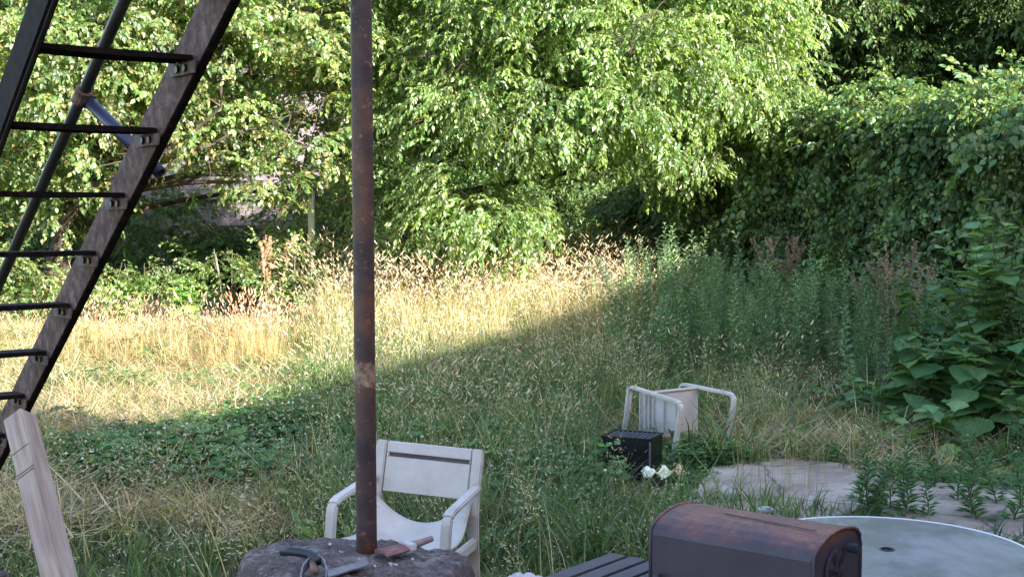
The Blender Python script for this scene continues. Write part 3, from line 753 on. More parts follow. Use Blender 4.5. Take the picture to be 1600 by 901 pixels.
# ================================================================== round glass table
TZ = .705; tcx = zpt(1386, 858, TZ)
tab = empty("glass_table", (tcx.x, tcx.y, 0)); tag(tab, "round frosted glass garden table with white metal rim and umbrella hole", "table")
TR = .472
m, nt_, p_, out_ = new_mat("frosted_table_glass")
n1 = noise(nt_, 3.5, 6, .6); n2 = noise(nt_, 90, 3, .6); n3 = noise(nt_, 3.5, 5, .6, stretch=(1.6, .7, 1))
a_ = ramp(nt_, n1.outputs[0], [(.35, (.20, .18, .19)), (.6, (.33, .305, .325))])
b_ = ramp(nt_, n3.outputs[0], [(.50, (0, 0, 0)), (.66, (.5, .5, .5))])  # pale cloudy patches in the base colour stand in for mottled reflections
cc = mixc(nt_, b_.outputs[0], a_.outputs[0], (.50, .48, .53)); nt_.links.new(cc, p_.inputs['Base Color'])
p_.inputs['Roughness'].default_value = .2; p_.inputs['Specular IOR Level'].default_value = 1.0; p_.inputs['Transmission Weight'].default_value = .25
bump(nt_, p_, n2.outputs[0], .35, .002)
M_tglass = m
mb = MB(); n = 72; bmx = mb.bm
def ring(r, z): return [bmx.verts.new((r*math.cos(k*2*math.pi/n), r*math.sin(k*2*math.pi/n), z)) for k in range(n)]
ra_ = [ring(.024, TZ), ring(TR-.008, TZ), ring(TR-.008, TZ-.006), ring(.024, TZ-.006)]
for a, b in zip(ra_, ra_[1:]+ra_[:1]):
    for k in range(n): bmx.faces.new((a[k], a[(k+1) % n], b[(k+1) % n], b[k]))
mb.build("glass_top", M_tglass, tab)
M_rim = simple_mat("white_table_rim", [(.3, (.5, .5, .55)), (.7, (.72, .72, .76))], 10, .35, .1)
mb = MB(); mb.tube([(TR*math.cos(a), TR*math.sin(a), TZ-.003) for a in [k*2*math.pi/72 for k in range(73)]], .005, 8, cap=False); mb.build("rim", M_rim, tab, smooth=True)
mb = MB(); mb.tube([(.022*math.cos(a), .022*math.sin(a), TZ+.001) for a in [k*2*math.pi/20 for k in range(21)]], .0035, 6, cap=False); mb.build("hole_ring", M_black, tab, smooth=True)
MB().tube([(0, 0, TZ-.02), (0, 0, TZ-.05)], .03, 20).build("socket", M_black, tab)
for k in range(4):
    a = k*math.pi/2+.6; pts = [(.05*math.cos(a), .05*math.sin(a), TZ-.03), (.3*math.cos(a), .3*math.sin(a), TZ-.035), ((TR-.03)*math.cos(a), (TR-.03)*math.sin(a), TZ-.06), ((TR+.0)*math.cos(a), TR*math.sin(a), 0)]
    MB().tube(pts, .012, 8).build("leg", M_rim, tab, smooth=True)
# silver lid seen between grill and table, black knob at the frame edge
lp_ = zpt(1203, 805, TZ+.004)
M_silver = simple_mat("brushed_lid", [(.3, (.4, .42, .48)), (.7, (.6, .62, .68))], 30, .25, .1, metal=.8)
lid = empty("tin_lid", lp_+Vector((0, .08, .0))); tag(lid, "small shiny silver tin lid seen just behind the grill hood", "lid")
MB().tube([(0, 0, -.004), (0, 0, .010)], .030, 24).build("lid_plate", M_silver, lid, bevel=.003)
MB().tube([(0, 0, .010), (0, 0, .014)], .020, 20).build("lid_top", M_silver, lid, bevel=.002)
st = MB(); st.tube([(0, 0, -.02), (0, 0, -TZ)], .02, 10); st.build("stand", M_silver, lid)
kp = at(1606, 893, 3.3)
kn = empty("black_chair", (kp.x, kp.y, 0)); tag(kn, "black rounded chair arm end at the edge of the glass table", "chair")
MB().tube([(0, 0, kp.z), (.02, -.02, kp.z), (.12, -.2, kp.z+.01), (.2, -.4, kp.z)], .026, 14).build("arm", M_black, kn, bevel=.006, smooth=True)
MB().tube([(.1, -.16, kp.z-.02), (.11, -.17, -.0)], .014, 10).build("leg", M_black, kn)
MB().tube([(.2, -.38, kp.z+.25), (.2, -.38, 0)], .014, 10).build("leg", M_black, kn)
# pale pink rag at the foot of the frame
M_rag = simple_mat("pale_pink_cloth", [(.3, (.42, .34, .38)), (.7, (.6, .52, .56))], 12, .9, .6)
rp = at(818, 905, 3.9); 
rag = MB(); rag.grid(lambda u, v: Vector(((u-.5)*.15, (v-.5)*.12, .028*math.sin(u*3.14)*math.sin(v*3.14)+.006*math.sin(u*23+v*9))), 20, 16)
o = rag.build("cloth_rag", M_rag, None, smooth=True, solid=.004); o.location = (rp.x, rp.y, rp.z-.012); tag(o, "pale pink crumpled cloth beside the white chair", "cloth")
MSB = empty("wooden_stool", (rp.x, rp.y, 0)); tag(MSB, "small wooden stool holding the pale pink cloth", "stool")
MB().box(0, 0, rp.z-.032, .16, .14, .02).build("seat", M_handle, MSB, bevel=.003)
for a_, b_ in ((-.06, -.05), (.06, -.05), (-.06, .05), (.06, .05)): MB().box(a_, b_, (rp.z-.042)/2, .02, .02, rp.z-.042).build("leg", M_handle, MSB)

# ================================================================== garage glimpsed through the trees, white post
M_siding = simple_mat("pale_siding", [(.3, (.13, .11, .12)), (.7, (.24, .21, .22))], 3, .7, .2)
M_block = simple_mat("grey_block_wall", [(.3, (.09, .075, .08)), (.7, (.18, .15, .165))], 3, .9, .4)
GY = 25.5
ga0 = at(330, 290, GY); ga1 = at(455, 290, GY)
gar = empty("garage", (ga0.x-2.2, GY, .45)); tag(gar, "pale sided garage glimpsed through the branches behind the lawn", "garage")
wid = 4.4
MB().box(wid/2, 1.6, .85, wid, 3, 1.7).build("block_wall", M_block, gar)
for k in range(12):
    MB().box(wid/2, .045, 1.72+.19*k+.09, wid+.03, .05, .18, Euler((R(5), 0, 0)).to_matrix()).build("siding_board", M_siding, gar)
MB().box(wid/2, 1.6, 1.7+1.15, wid-.1, 2.9, 2.3).build("upper_wall", M_siding, gar)
MB().prism([(-.3, -.3, 4.0), (-.3, 3.6, 4.0), (-.3, 1.6, 5.1)], (wid+.6, 0, 0)).build("roof", M_roof, gar)
MB().box(2.6, .08, .6, .9, .05, 1.2).build("door", M_steel, gar)
wp = at(487, 372, 20.0); wt = at(486, 298, 20.0)
pst = empty("fence_post", (wp.x, wp.y, gz(wp.x, wp.y))); tag(pst, "white wooden fence post standing before the dark undergrowth", "post")
MB().box(0, 0, (wt.z-pst.location.z)/2, .095, .095, wt.z-pst.location.z).build("shaft", M_trim, pst, bevel=.006)
MB().box(0, 0, wt.z-pst.location.z+.012, .11, .11, .02).build("cap", M_siding, pst, bevel=.004)

exec_veg = True
# ================================================================== leaf templates
G1 = [(.11, .18, .045), (.085, .145, .035), (.13, .21, .06), (.07, .125, .04), (.16, .235, .085), (.12, .17, .08)]
G2 = [(.08, .14, .05), (.065, .12, .04), (.11, .165, .055), (.15, .19, .07), (.20, .17, .07)]
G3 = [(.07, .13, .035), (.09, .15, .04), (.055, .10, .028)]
GV = [(.095, .165, .055), (.07, .13, .05), (.14, .21, .06), (.075, .145, .065)]
templates("spray", [spray_mesh(10+i, G1, M_leaf, .073, .52, 20, .60, .75) for i in range(8)])
templates("roundspray", [spray_mesh(30+i, G2, M_leaf, .068, .72, 16, .5, .45) for i in range(6)])
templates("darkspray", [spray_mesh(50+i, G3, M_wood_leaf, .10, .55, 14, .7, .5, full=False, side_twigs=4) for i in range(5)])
def vine_mesh(seed, cols, mat, L, n, rad, wr=.8, full=True, tilt=.55):
    rng = random.Random(seed); g = Geo()
    for i in range(n):
        a = rng.uniform(0, 6.283); r = rad*math.sqrt(rng.random()); h = rng.uniform(-.05, .07)
        p = (r*math.cos(a), r*math.sin(a), h)
        d = (rng.uniform(-.5, .5)-.8, rng.uniform(-.6, .6), rng.uniform(-.5, .2))
        nn = (rng.uniform(-tilt, tilt), rng.uniform(-tilt, tilt), 1)
        l = L*rng.uniform(.6, 1.25); V, F = leaf_shape(l, l*wr*rng.uniform(.85, 1.15), rng.uniform(.05, .35), rng.uniform(0, .3), full=full)
        g.add(place(V, basis(d, nn), p), F, jit(rng, rng.choice(cols), .25))
    for k in range(3):
        a = rng.uniform(0, 6.283); strip_stem(g, [(rad*math.cos(a)*t, rad*math.sin(a)*t, -.02) for t in (-1, -.3, .3, 1)], .004, (.10, .08, .04))
    return g.mesh("vine_patch", mat)
templates("vine", [vine_mesh(70+i, GV, M_vine, (.062, .075, .09)[i % 3], 34, .26, tilt=.8) for i in range(6)])

templates("vinespray", [spray_mesh(90+i, GV+[(.16, .22, .06)], M_vine, .075, .75, 14, .55, .5) for i in range(5)])
def euler_from(zdir, spin, rs):
    "euler angles that turn +Z to zdir (rows) with the local -X hanging down, jittered"
    out = np.zeros((len(zdir), 3), np.float32)
    for i, z in enumerate(zdir):
        z = Vector(z).normalized(); up = Vector((0, 0, 1)); x = (up-z*up.dot(z))
        if x.length < .05: x = Vector((1, 0, 0))
        x.normalize(); y = z.cross(x)
        m = Matrix((x, y, z)).transposed().to_4x4() @ Matrix.Rotation(spin[i], 4, 'Z')
        out[i] = m.to_euler()
    return out

def blob_points(rs, blobs, n, shell=.62, ngap=1.0):
    "points spread through the crown's clumps, denser near their outside; returns points and outward directions"
    vol = np.array([b[3]*b[4]*b[5] for b in blobs])**.72; pr = vol/vol.sum()
    k = rs.choice(len(blobs), n, p=pr); u = rs.normal(size=(n, 3)); u /= np.linalg.norm(u, axis=1)[:, None]
    r = shell+(1-shell)*rs.rand(n)**.6; r[rs.rand(n) < .18] *= rs.rand()
    Cn = np.array([[b[0], b[1], b[2]] for b in blobs])[k]; Rd = np.array([[b[3], b[4], b[5]] for b in blobs])[k]
    wob = 1+.22*np.sin(u[:, 0]*5+k*1.7)*np.sin(u[:, 2]*6+k)
    P = Cn+u*Rd*(r*wob)[:, None]; f = 2.9*ngap
    g_ = np.sin(P[:, 0]*f+1.3*np.sin(P[:, 2]*f*.7))*np.sin(P[:, 1]*f*.6+k)+np.sin(P[:, 2]*f*1.3+P[:, 0]*f*.5+2)*.8
    ok = (g_ > -.42) | (rs.rand(n) < .12)
    return P[ok], u[ok]
def limbs(tree_root, trunk_pts, r0, blobs, rng, nb=None, sub=3):
    off_ = Vector(tree_root.location)
    tp = [Vector(p)-off_ for p in trunk_pts]
    pts = []
    for a, b in zip(tp, tp[1:]):
        for k in range(4): pts.append(a.lerp(b, k/4)+Vector((rng.uniform(-.03, .03), rng.uniform(-.03, .03), 0)))
    pts.append(tp[-1])
    MB().tube(pts, r0, 10, r2=r0*.35, wob=.12, rng=rng).build("trunk", M_bark, tree_root, smooth=True)
    for b in blobs[:nb]:
        c0 = Vector(b[:3])-off_; s_ = min(pts, key=lambda p: (p-c0).length+abs(p.z-c0.z+.8)); s0 = s_
        mid = s0.lerp(c0, .5)+Vector((rng.uniform(-.25, .25), rng.uniform(-.25, .25), rng.uniform(.05, .4)))
        path = [s0*(1-t)**2+mid*2*t*(1-t)+c0*t*t for t in [i/7 for i in range(8)]]
        br = MB().tube(path, r0*.32, 7, r2=r0*.10, wob=.1, rng=rng).build("branch", M_bark, tree_root, smooth=True)
        for k in range(sub):
            e = c0+Vector((rng.uniform(-1, 1)*b[3], rng.uniform(-1, .2)*b[4], rng.uniform(-.9, .8)*b[5]))*.95
            q = path[rng.randint(3, 7)]; md = q.lerp(e, .5)+Vector((0, 0, .12))
            MB().tube([q, q.lerp(md, .6)+Vector((rng.uniform(-.05, .05), 0, .03)), md, e.lerp(md, .4)+Vector((0, 0, .03)), e], r0*.09+.006, 5, r2=.004).build("twig", M_bark, br)
def tree(name, label, trunk_pts, r0, blobs, n, key, seed, group=None, scale=1.0, leaf_parts=0, droop=(0, 0), spray_out=.8, nb=None, sub=3):
    rs = np.random.RandomState(seed); rng = random.Random(seed)
    base = Vector(trunk_pts[0]); root = empty(name, base); tag(root, label, "tree", group)
    limbs(root, trunk_pts, r0, blobs, rng, nb, sub)
    P, u = blob_points(rs, blobs, int(n*1.25)); n = len(P)
    yaw = np.arctan2(u[:, 1], u[:, 0])+rs.normal(0, 1-spray_out+.35, n)
    rot = np.stack([rs.normal(0, .35, n), rs.normal(.15, .35, n)-u[:, 2]*.35, yaw], 1)
    sc = scale*rs.uniform(.75, 1.25, n)
    keep = np.ones(n, bool)
    if leaf_parts:
        # the sprays nearest the viewer's side carry leaves that are objects of their own
        front = np.argsort(P[:, 1]-.3*np.abs(P[:, 0]-np.mean(P[:, 0])))[:400]
        pick = rs.choice(front, leaf_parts//17, replace=False)
        keep[pick] = False
        lm = []
        for k in range(4):
            g = Geo(); V, F = leaf_shape(1, .52, .2+.1*k, .1+.08*k); g.add(V, F, np.array(jit(rng, G1[k], .15))); lm.append(g.mesh("leaf", M_leaf))
        for i in pick:
            M0 = Matrix.Translation(Vector(P[i])-base) @ Euler(rot[i]).to_matrix().to_4x4() @ Matrix.Scale(float(sc[i]), 4)
            lv, pts = spray_leaves(rng, .60, 17, .075, .75)
            g = Geo(); strip_stem(g, pts, .0045, (.10, .07, .035)); to = g.obj("twig", M_leaf, root); to.matrix_local = M0
            for q, dd, nn, l in lv:
                Bm = basis(dd, nn); mm = Matrix([[Bm[0][r_], Bm[1][r_], Bm[2][r_], q[r_]] for r_ in range(3)]+[[0, 0, 0, 1]])
                lo = bpy.data.objects.new("leaf", rng.choice(lm)); COL.objects.link(lo); lo.parent = root
                lo.matrix_local = M0 @ mm @ Matrix.Scale(l, 4)
    o = scatter("crown", key, (P-np.array(base))[keep], rot[keep], sc[keep], root, seed=seed); o['kind'] = 'stuff'
    return root
def B(px, py, y, rx, ry, rz):
    p = at(px, py, y); return (p.x, p.y, p.z, rx, ry, rz)

# ================================================================== trees
def gpt(px, y):
    x = at(px, 400, y).x; return Vector((x, y, gz(x, y)-.05))
# the big drooping tree in the middle
ct = gpt(655, 20.5)
blobs = [B(690, 20, 18.5, 1.3, 1.1, .9), B(800, 90, 17.8, 1.2, 1.0, .9), B(920, 60, 17.6, 1.3, 1.1, .9), B(1040, 110, 17.6, 1.2, 1.0, .85),
         B(1130, 60, 18.2, 1.0, .9, .9), B(1160, 190, 18.0, .85, .8, .6), B(880, 165, 17.2, 1.1, .9, .6), B(1000, 180, 17.3, 1.1, .9, .55),
         B(760, 200, 17.8, 1.0, .9, .7), B(640, 150, 18.6, .9, .8, .9), B(650, 300, 18.8, .75, .7, .6), B(740, 320, 17.2, .62, .6, .55),
         B(800, 345, 17.0, .38, .4, .3), B(1095, 245, 18.8, .7, .8, .4), B(1200, 130, 18.4, .6, .6, .7), B(900, -80, 18, 2.4, 1.6, .9), B(1090, -60, 18.3, 1.4, 1.4, .8), B(700, -90, 19, 1.8, 1.5, .9), B(610, 350, 18.6, .45, .5, .45), B(700, 355, 17.6, .4, .4, .3)]
tree("drooping_tree", "large broadleaf tree with drooping sunlit sprays over the middle of the lawn", [ct, ct+Vector((.05, -.1, 1.6)), ct+Vector((.2, -.4, 3.2)), ct+Vector((.8, -1.0, 4.6))], .2, blobs, 4000, "spray", 1, leaf_parts=300, droop=(.3, .2))
# left tree behind the stair
lt = gpt(60, 19.0)
blobs = [B(40, 60, 16.6, 1.1, .9, .9), B(180, 30, 16.8, 1.0, .9, .8), B(300, 40, 17.2, 1.0, .9, .8), B(420, 60, 17.5, 1.0, .9, .8), B(520, 90, 18, .8, .8, .8), B(90, 170, 17.0, 1.1, .9, .7), B(230, 150, 17.4, .9, .8, .65),
         B(340, 190, 17.6, .7, .7, .5), B(-40, 220, 17.5, 1.0, 1, .9), B(60, 290, 17.8, .9, .8, .6), B(180, 250, 18.0, .7, .7, .5), B(-60, 0, 17, 1.2, 1, 1.2), B(110, -90, 17.5, 1.8, 1.5, .9), B(380, -90, 18, 2.0, 1.5, .9), B(480, 230, 17.8, .5, .5, .5),B(560, 20, 18.8, .9, .8, .8), B(420, 290, 17.4, .28, .3, .2), B(330, 40, 20.5, 1.6, 1.4, .9), B(150, 80, 21, 1.8, 1.5, .9), B(470, 110, 21, 1.3, 1.3, .8), B(250, 150, 22.5, 1.6, 1.3, .9), B(480, 300, 21.5, .7, .6, .7), B(330, 250, 18.3, .5, .4, .3), B(395, 160, 19.5, .55, .4, .35), B(440, 215, 19.2, .4, .4, .3), B(350, 205, 19.3, .4, .4, .25), B(470, 180, 19.0, .4, .4, .35), B(400, 265, 19.6, .35, .3, .15)]  # rear clumps added to block the sky over the dark hollow
tree("mulberry_tree", "spreading tree with round leaves and thick leaning trunk behind the stair", [lt, lt+Vector((.5, -.2, 1.3)), lt+Vector((1.5, -.7, 2.6)), lt+Vector((2.6, -.9, 3.6)), lt+Vector((3.4, -.9, 4.8))], .19, blobs, 3600, "roundspray", 2, leaf_parts=300, scale=1.0)
def bare_branch(root_label_obj, pts, r_, seed, nt=9):
    rg_ = random.Random(seed); off_ = root_label_obj.location; pts = [p-off_ for p in pts]
    sm_pts = []
    for a, b in zip(pts, pts[1:]):
        for k in range(4): sm_pts.append(a.lerp(b, k/4)+Vector((rg_.uniform(-.03, .03), rg_.uniform(-.03, .03), rg_.uniform(-.03, .03))))
    sm_pts.append(pts[-1])
    br = MB().tube(sm_pts, r_, 8, r2=r_*.12, wob=.1, rng=rg_).build("branch", M_bark, root_label_obj, smooth=True)
    for k in range(nt):
        q = rg_.choice(sm_pts[2:]); e = q+Vector((rg_.uniform(-.6, .6), rg_.uniform(-.5, .1), rg_.uniform(-.6, .25)))
        MB().tube([q, q.lerp(e, .4)+Vector((0, 0, .05)), e.lerp(q, .25)+Vector((rg_.uniform(-.08, .08), 0, .02)), e], r_*.16+.004, 5, r2=.003).build("twig", M_bark, br)
ctree = [o for o in bpy.data.objects if o.name.startswith("drooping_tree")][0]; ltree = [o for o in bpy.data.objects if o.name.startswith("mulberry_tree")][0]
bare_branch(ctree, [at(655, 330, 18.3), at(660, 240, 18.0), at(652, 130, 17.8), at(640, 20, 17.8)], .055, 1, 14)
bare_branch(ctree, [at(660, 190, 17.9), at(700, 110, 17.3), at(770, 60, 16.9)], .03, 2, 12)
bare_branch(ctree, [at(690, 330, 17.6), at(655, 230, 17.5), at(690, 150, 17.3)], .018, 3, 9)
bare_branch(ctree, [at(985, 90, 16.5), at(1000, 40, 16.6), at(1040, 0, 16.8)], .022, 4, 6)
bare_branch(ltree, [at(75, 450, 18.4), at(95, 350, 17.8), at(150, 295, 17.4), at(250, 240, 16.8), at(345, 170, 16.8), at(350, 70, 16.9)], .075, 6, 12)
bare_branch(ltree, [at(250, 240, 16.8), at(330, 225, 17.0), at(430, 190, 17.2), at(520, 150, 17.6)], .03, 7, 16)
bare_branch(ltree, [at(455, 330, 18.2), at(480, 240, 18.0), at(505, 160, 18.0), at(500, 80, 18.0)], .022, 8, 16)
bare_branch(ltree, [at(535, 360, 18.6), at(540, 260, 18.3), at(525, 180, 18.3)], .018, 9, 12)
# overgrown trees behind
back = [(1290, 27, 8, "tall shaded tree standing behind the upper end of the vine thicket"), (1430, 29, 9, "dark shaded tree with forked limbs behind the vine thicket"),
        (1580, 26, 9, "shaded tree rising behind the tall end of the vine thicket"), (1120, 29, 9, "shaded woodland tree showing beyond the drooping tree's far side"),
        (900, 28, 9, "dark woodland tree filling the gap beneath the drooping tree's sprays"), (700, 27.5, 9, "woodland tree close behind the drooping tree's trunk"),
        (560, 30, 9, "woodland tree behind the rusty pole beyond the white post"), (250, 30, 9, "woodland tree rising behind the pale garage"),
        (30, 27, 9, "woodland tree beyond the stair and the round leaved tree"), (1750, 30, 9, "woodland tree at the far end behind the thicket")]
for i, (px, y, h, lb) in enumerate(back):
    g0 = gpt(px, y); rr = random.Random(100+i); bl = []
    for k in range(13):
        zz = rr.uniform(2.2, h); bl.append((g0.x+rr.uniform(-2.1, 2.1), y+rr.uniform(-1.6, 1.6), zz, rr.uniform(.9, 1.4), rr.uniform(.9, 1.3), rr.uniform(.6, 1.0)))
    if 2 <= i or True:
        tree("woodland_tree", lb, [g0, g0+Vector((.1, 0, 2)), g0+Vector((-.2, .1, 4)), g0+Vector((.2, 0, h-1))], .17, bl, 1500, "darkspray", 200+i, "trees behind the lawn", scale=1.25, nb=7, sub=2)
# dark undergrowth below the trees: one mass
rs = np.random.RandomState(5)
n = 7000
X = rs.uniform(-13, 15, n); Y = rs.uniform(22.5, 33, n); Z = gzv(X, Y)+rs.rand(n)**1.3*(1.6+(Y-22)*.25)
gp = (X/Y*2000+800 > 300) & (X/Y*2000+800 < 460) & (Y < GY+.2)
Z = np.where(gp, np.minimum(Z, 1.2), Z)
keep = ~((X > gar.location.x) & (X < gar.location.x+wid) & (Y > GY-.1) & (Y < GY+3.2))
P = np.stack([X, Y, Z], 1)[keep]; k = len(P)
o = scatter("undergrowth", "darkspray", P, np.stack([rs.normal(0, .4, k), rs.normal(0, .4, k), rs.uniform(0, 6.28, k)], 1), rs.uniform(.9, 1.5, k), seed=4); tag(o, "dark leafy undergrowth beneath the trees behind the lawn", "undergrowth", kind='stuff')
# far wood closing the view
n = 5000
X = rs.uniform(-26, 26, n); Y = rs.uniform(33, 40, n); Z = rs.uniform(0, 12, n)
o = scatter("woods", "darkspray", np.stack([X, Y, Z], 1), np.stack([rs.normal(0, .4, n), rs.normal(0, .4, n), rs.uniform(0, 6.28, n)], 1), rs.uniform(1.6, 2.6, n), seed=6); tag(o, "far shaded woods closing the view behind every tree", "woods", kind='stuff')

# ================================================================== vine thicket over a fence, right
path = [at(1010, 380, 22.5), at(1150, 330, 20.5), at(1330, 300, 18.5), at(1500, 300, 16.5), at(1720, 300, 14.5)]
tops = [1.85, 2.6, 3.25, 3.15, 3.0]
def along(t):
    k = min(int(t*(len(path)-1)), len(path)-2); f = t*(len(path)-1)-k
    a, b = path[k], path[k+1]; return a.lerp(b, f), tops[k]+(tops[k+1]-tops[k])*f
rs = np.random.RandomState(8); n = 2700
P = np.zeros((n, 3)); N = np.zeros((n, 3))
for i in range(n):
    t = rs.rand(); c0, tz = along(t); tz += .17*math.sin(t*23)+.12*math.sin(t*51+1)
    a, _ = along(max(0, t-.02)); b, _ = along(min(1, t+.02)); tg = (b-a); nr = Vector((tg.y, -tg.x, 0)).normalized()
    if nr.y > 0: nr = -nr
    ph = rs.rand()**.8*1.9 if rs.rand() < .85 else rs.uniform(1.5, 2.6)
    w_ = .85+.3*math.sin(t*37+ph*4)+.22*math.sin(t*83-ph*7)+.12*math.sin(t*151+ph*13)
    if .5+.5*math.sin(t*61+ph*9)*math.sin(t*29-ph*5) < .22 and rs.rand() < .8: w_ -= .45
    hh = tz-gz(c0.x, c0.y)
    if ph < 1.2:
        zz = hh*ph/1.2*.88; out = nr*w_*(1+.15*math.sin(zz*5+t*40)); nn = nr+Vector((0, 0, .35))
    else:
        q = (ph-1.2)/1.4*math.pi; out = nr*w_*math.cos(q); zz = hh*.88+hh*.12*math.sin(q)+.1*rs.rand(); nn = nr*math.cos(q)+Vector((0, 0, 1))
    P[i] = (c0.x+out.x, c0.y+out.y, gz(c0.x, c0.y)+zz)+rs.normal(0, .06, 3); N[i] = nn
root = empty("vine_thicket", path[2]*1.0); root.location.z = 0
tag(root, "dense vine thicket climbing over a fence, shaded below with sunlit top", "vines")
o = scatter("foliage", "vine", P-np.array(root.location), euler_from(N+rs.normal(0, .25, (n, 3)), rs.normal(0, .5, n), rs), rs.uniform(.7, 1.4, n), root, seed=9); o['kind'] = 'stuff'
sel = rs.rand(n) < .42; k_ = int(sel.sum()); yw = np.arctan2(N[sel, 1], N[sel, 0])+rs.normal(0, .7, k_)
o = scatter("hanging_runners", "vinespray", P[sel]-np.array(root.location), np.stack([rs.normal(0, .4, k_), rs.normal(.2, .45, k_)-.5*(N[sel, 2] > .6), yw], 1), rs.uniform(.5, 1.15, k_), root, seed=10); o['kind'] = 'stuff'
M_fence = simple_mat("fence_board", [(.3, (.05, .04, .04)), (.7, (.12, .10, .09))], 6, .9, .3)
for k in range(60):
    c0, tz = along(k/60); a, b = along(k/60)[0], along((k+.9)/60)[0]
    MB().prism([a+Vector((0, .1, gz(a.x, a.y)-a.z)), b+Vector((0, .1, gz(b.x, b.y)-b.z)), Vector((b.x, b.y+.1, tz*.8)), Vector((a.x, a.y+.1, tz*.8))], (0, .03, 0)).build("fence_board", M_fence, root).data.transform(Matrix.Translation(-root.location))
# tendrils on top, arching shoots with leaves of their own
rng = random.Random(21)
lmv = []
for k in range(4):
    g = Geo(); V, F = leaf_shape(1, .6+.06*k, .25, .15+.05*k); g.add(V, F, np.array((.09, .17, .03))*(.8+.12*k)); lmv.append(g.mesh("leaf", M_vine))
nleaf = 0
for k in range(26):
    t = rng.uniform(.08, .97); c0, tz = along(t); tz += .17*math.sin(t*23)+.12*math.sin(t*51+1)
    p = Vector((c0.x, c0.y-rng.uniform(0, .8), tz-.05)); d = Vector((rng.uniform(-.7, .7), rng.uniform(-.7, .2), rng.uniform(.6, 1.3))).normalized()
    pts = [p]; ln = rng.uniform(.35, .8)
    for s_ in range(8):
        p = p+d*ln/8; d = (d+Vector((rng.uniform(-.15, .15), 0, -.16))).normalized(); pts.append(p)
    g = Geo(); strip_stem(g, [np.array(q-root.location) for q in pts], .005, (.10, .13, .04)); g.obj("tendril", M_vine, root)
    for s_ in range(1, 9):
        for sd in (-1, 1):
            if nleaf >= 300 or rng.random() < .25: continue
            dd = Vector((sd*rng.uniform(.5, 1), rng.uniform(-.6, .3), rng.uniform(-.3, .4))); l = rng.uniform(.05, .10)*(1.1-s_*.05)
            Bm = basis(dd, (rng.uniform(-.4, .4), rng.uniform(-.4, .4), 1)); q = pts[s_]-root.location
            lo = bpy.data.objects.new("leaf", rng.choice(lmv)); COL.objects.link(lo); lo.parent = root; nleaf += 1
            lo.matrix_local = Matrix([[Bm[0][r_], Bm[1][r_], Bm[2][r_], q[r_]] for r_ in range(3)]+[[0, 0, 0, 1]]) @ Matrix.Scale(l, 4)

# ================================================================== broad leaved plants
def big_leaf_mesh(seed, col, lobes=0):
    "unit leaf: wavy broad blade, 48 triangles"
    rng = random.Random(seed); bm = bmesh.new(); n = 6; rows = []
    for i in range(n+1):
        x = i/n; wd = (.56*math.sin(math.pi*min(1, x*1.0)**.70)*(1-.12*x)) if 0 < x < 1 else .012
        if lobes: wd *= 1+.22*math.cos(x*math.pi*2*lobes)
        row = []
        for j in range(5):
            v = (j-2)/2; y = v*wd; back = -.10*abs(v)**2*(1 if x < .4 else 0)
            z = -.30*x*x+.10*abs(v)+.035*math.sin(x*13+j*2+seed)*abs(v)
            row.append(bm.verts.new((x+back+.02*rng.uniform(-1, 1), y, z)))
        rows.append(row)
    for a, b in zip(rows, rows[1:]):
        for j in range(4): bm.faces.new((a[j], b[j], b[j+1], a[j+1]))
    me = bpy.data.meshes.new("leaf"); bm.to_mesh(me); bm.free()
    at_ = me.attributes.new("Col", 'FLOAT_COLOR', 'POINT')
    cols = []
    for v in me.vertices:
        k = 1.25 if abs(v.co.y) < .02 else rng.uniform(.85, 1.1); cols += [col[0]*k, col[1]*k, col[2]*k, 1]
    at_.data.foreach_set("color", cols); me.materials.append(M_big); me.polygons.foreach_set('use_smooth', [True]*len(me.polygons))
    return me
BL = {"burdock": [big_leaf_mesh(i, ((.075, .155, .06), (.09, .18, .065), (.06, .13, .055))[i % 3], 0) for i in range(5)],
      "lobed": [big_leaf_mesh(10+i, ((.11, .20, .07), (.14, .24, .08), (.085, .17, .065))[i % 3], 2) for i in range(4)],
      "bright": [big_leaf_mesh(20+i, ((.15, .28, .055), (.12, .24, .05))[i % 2], 0) for i in range(4)]}
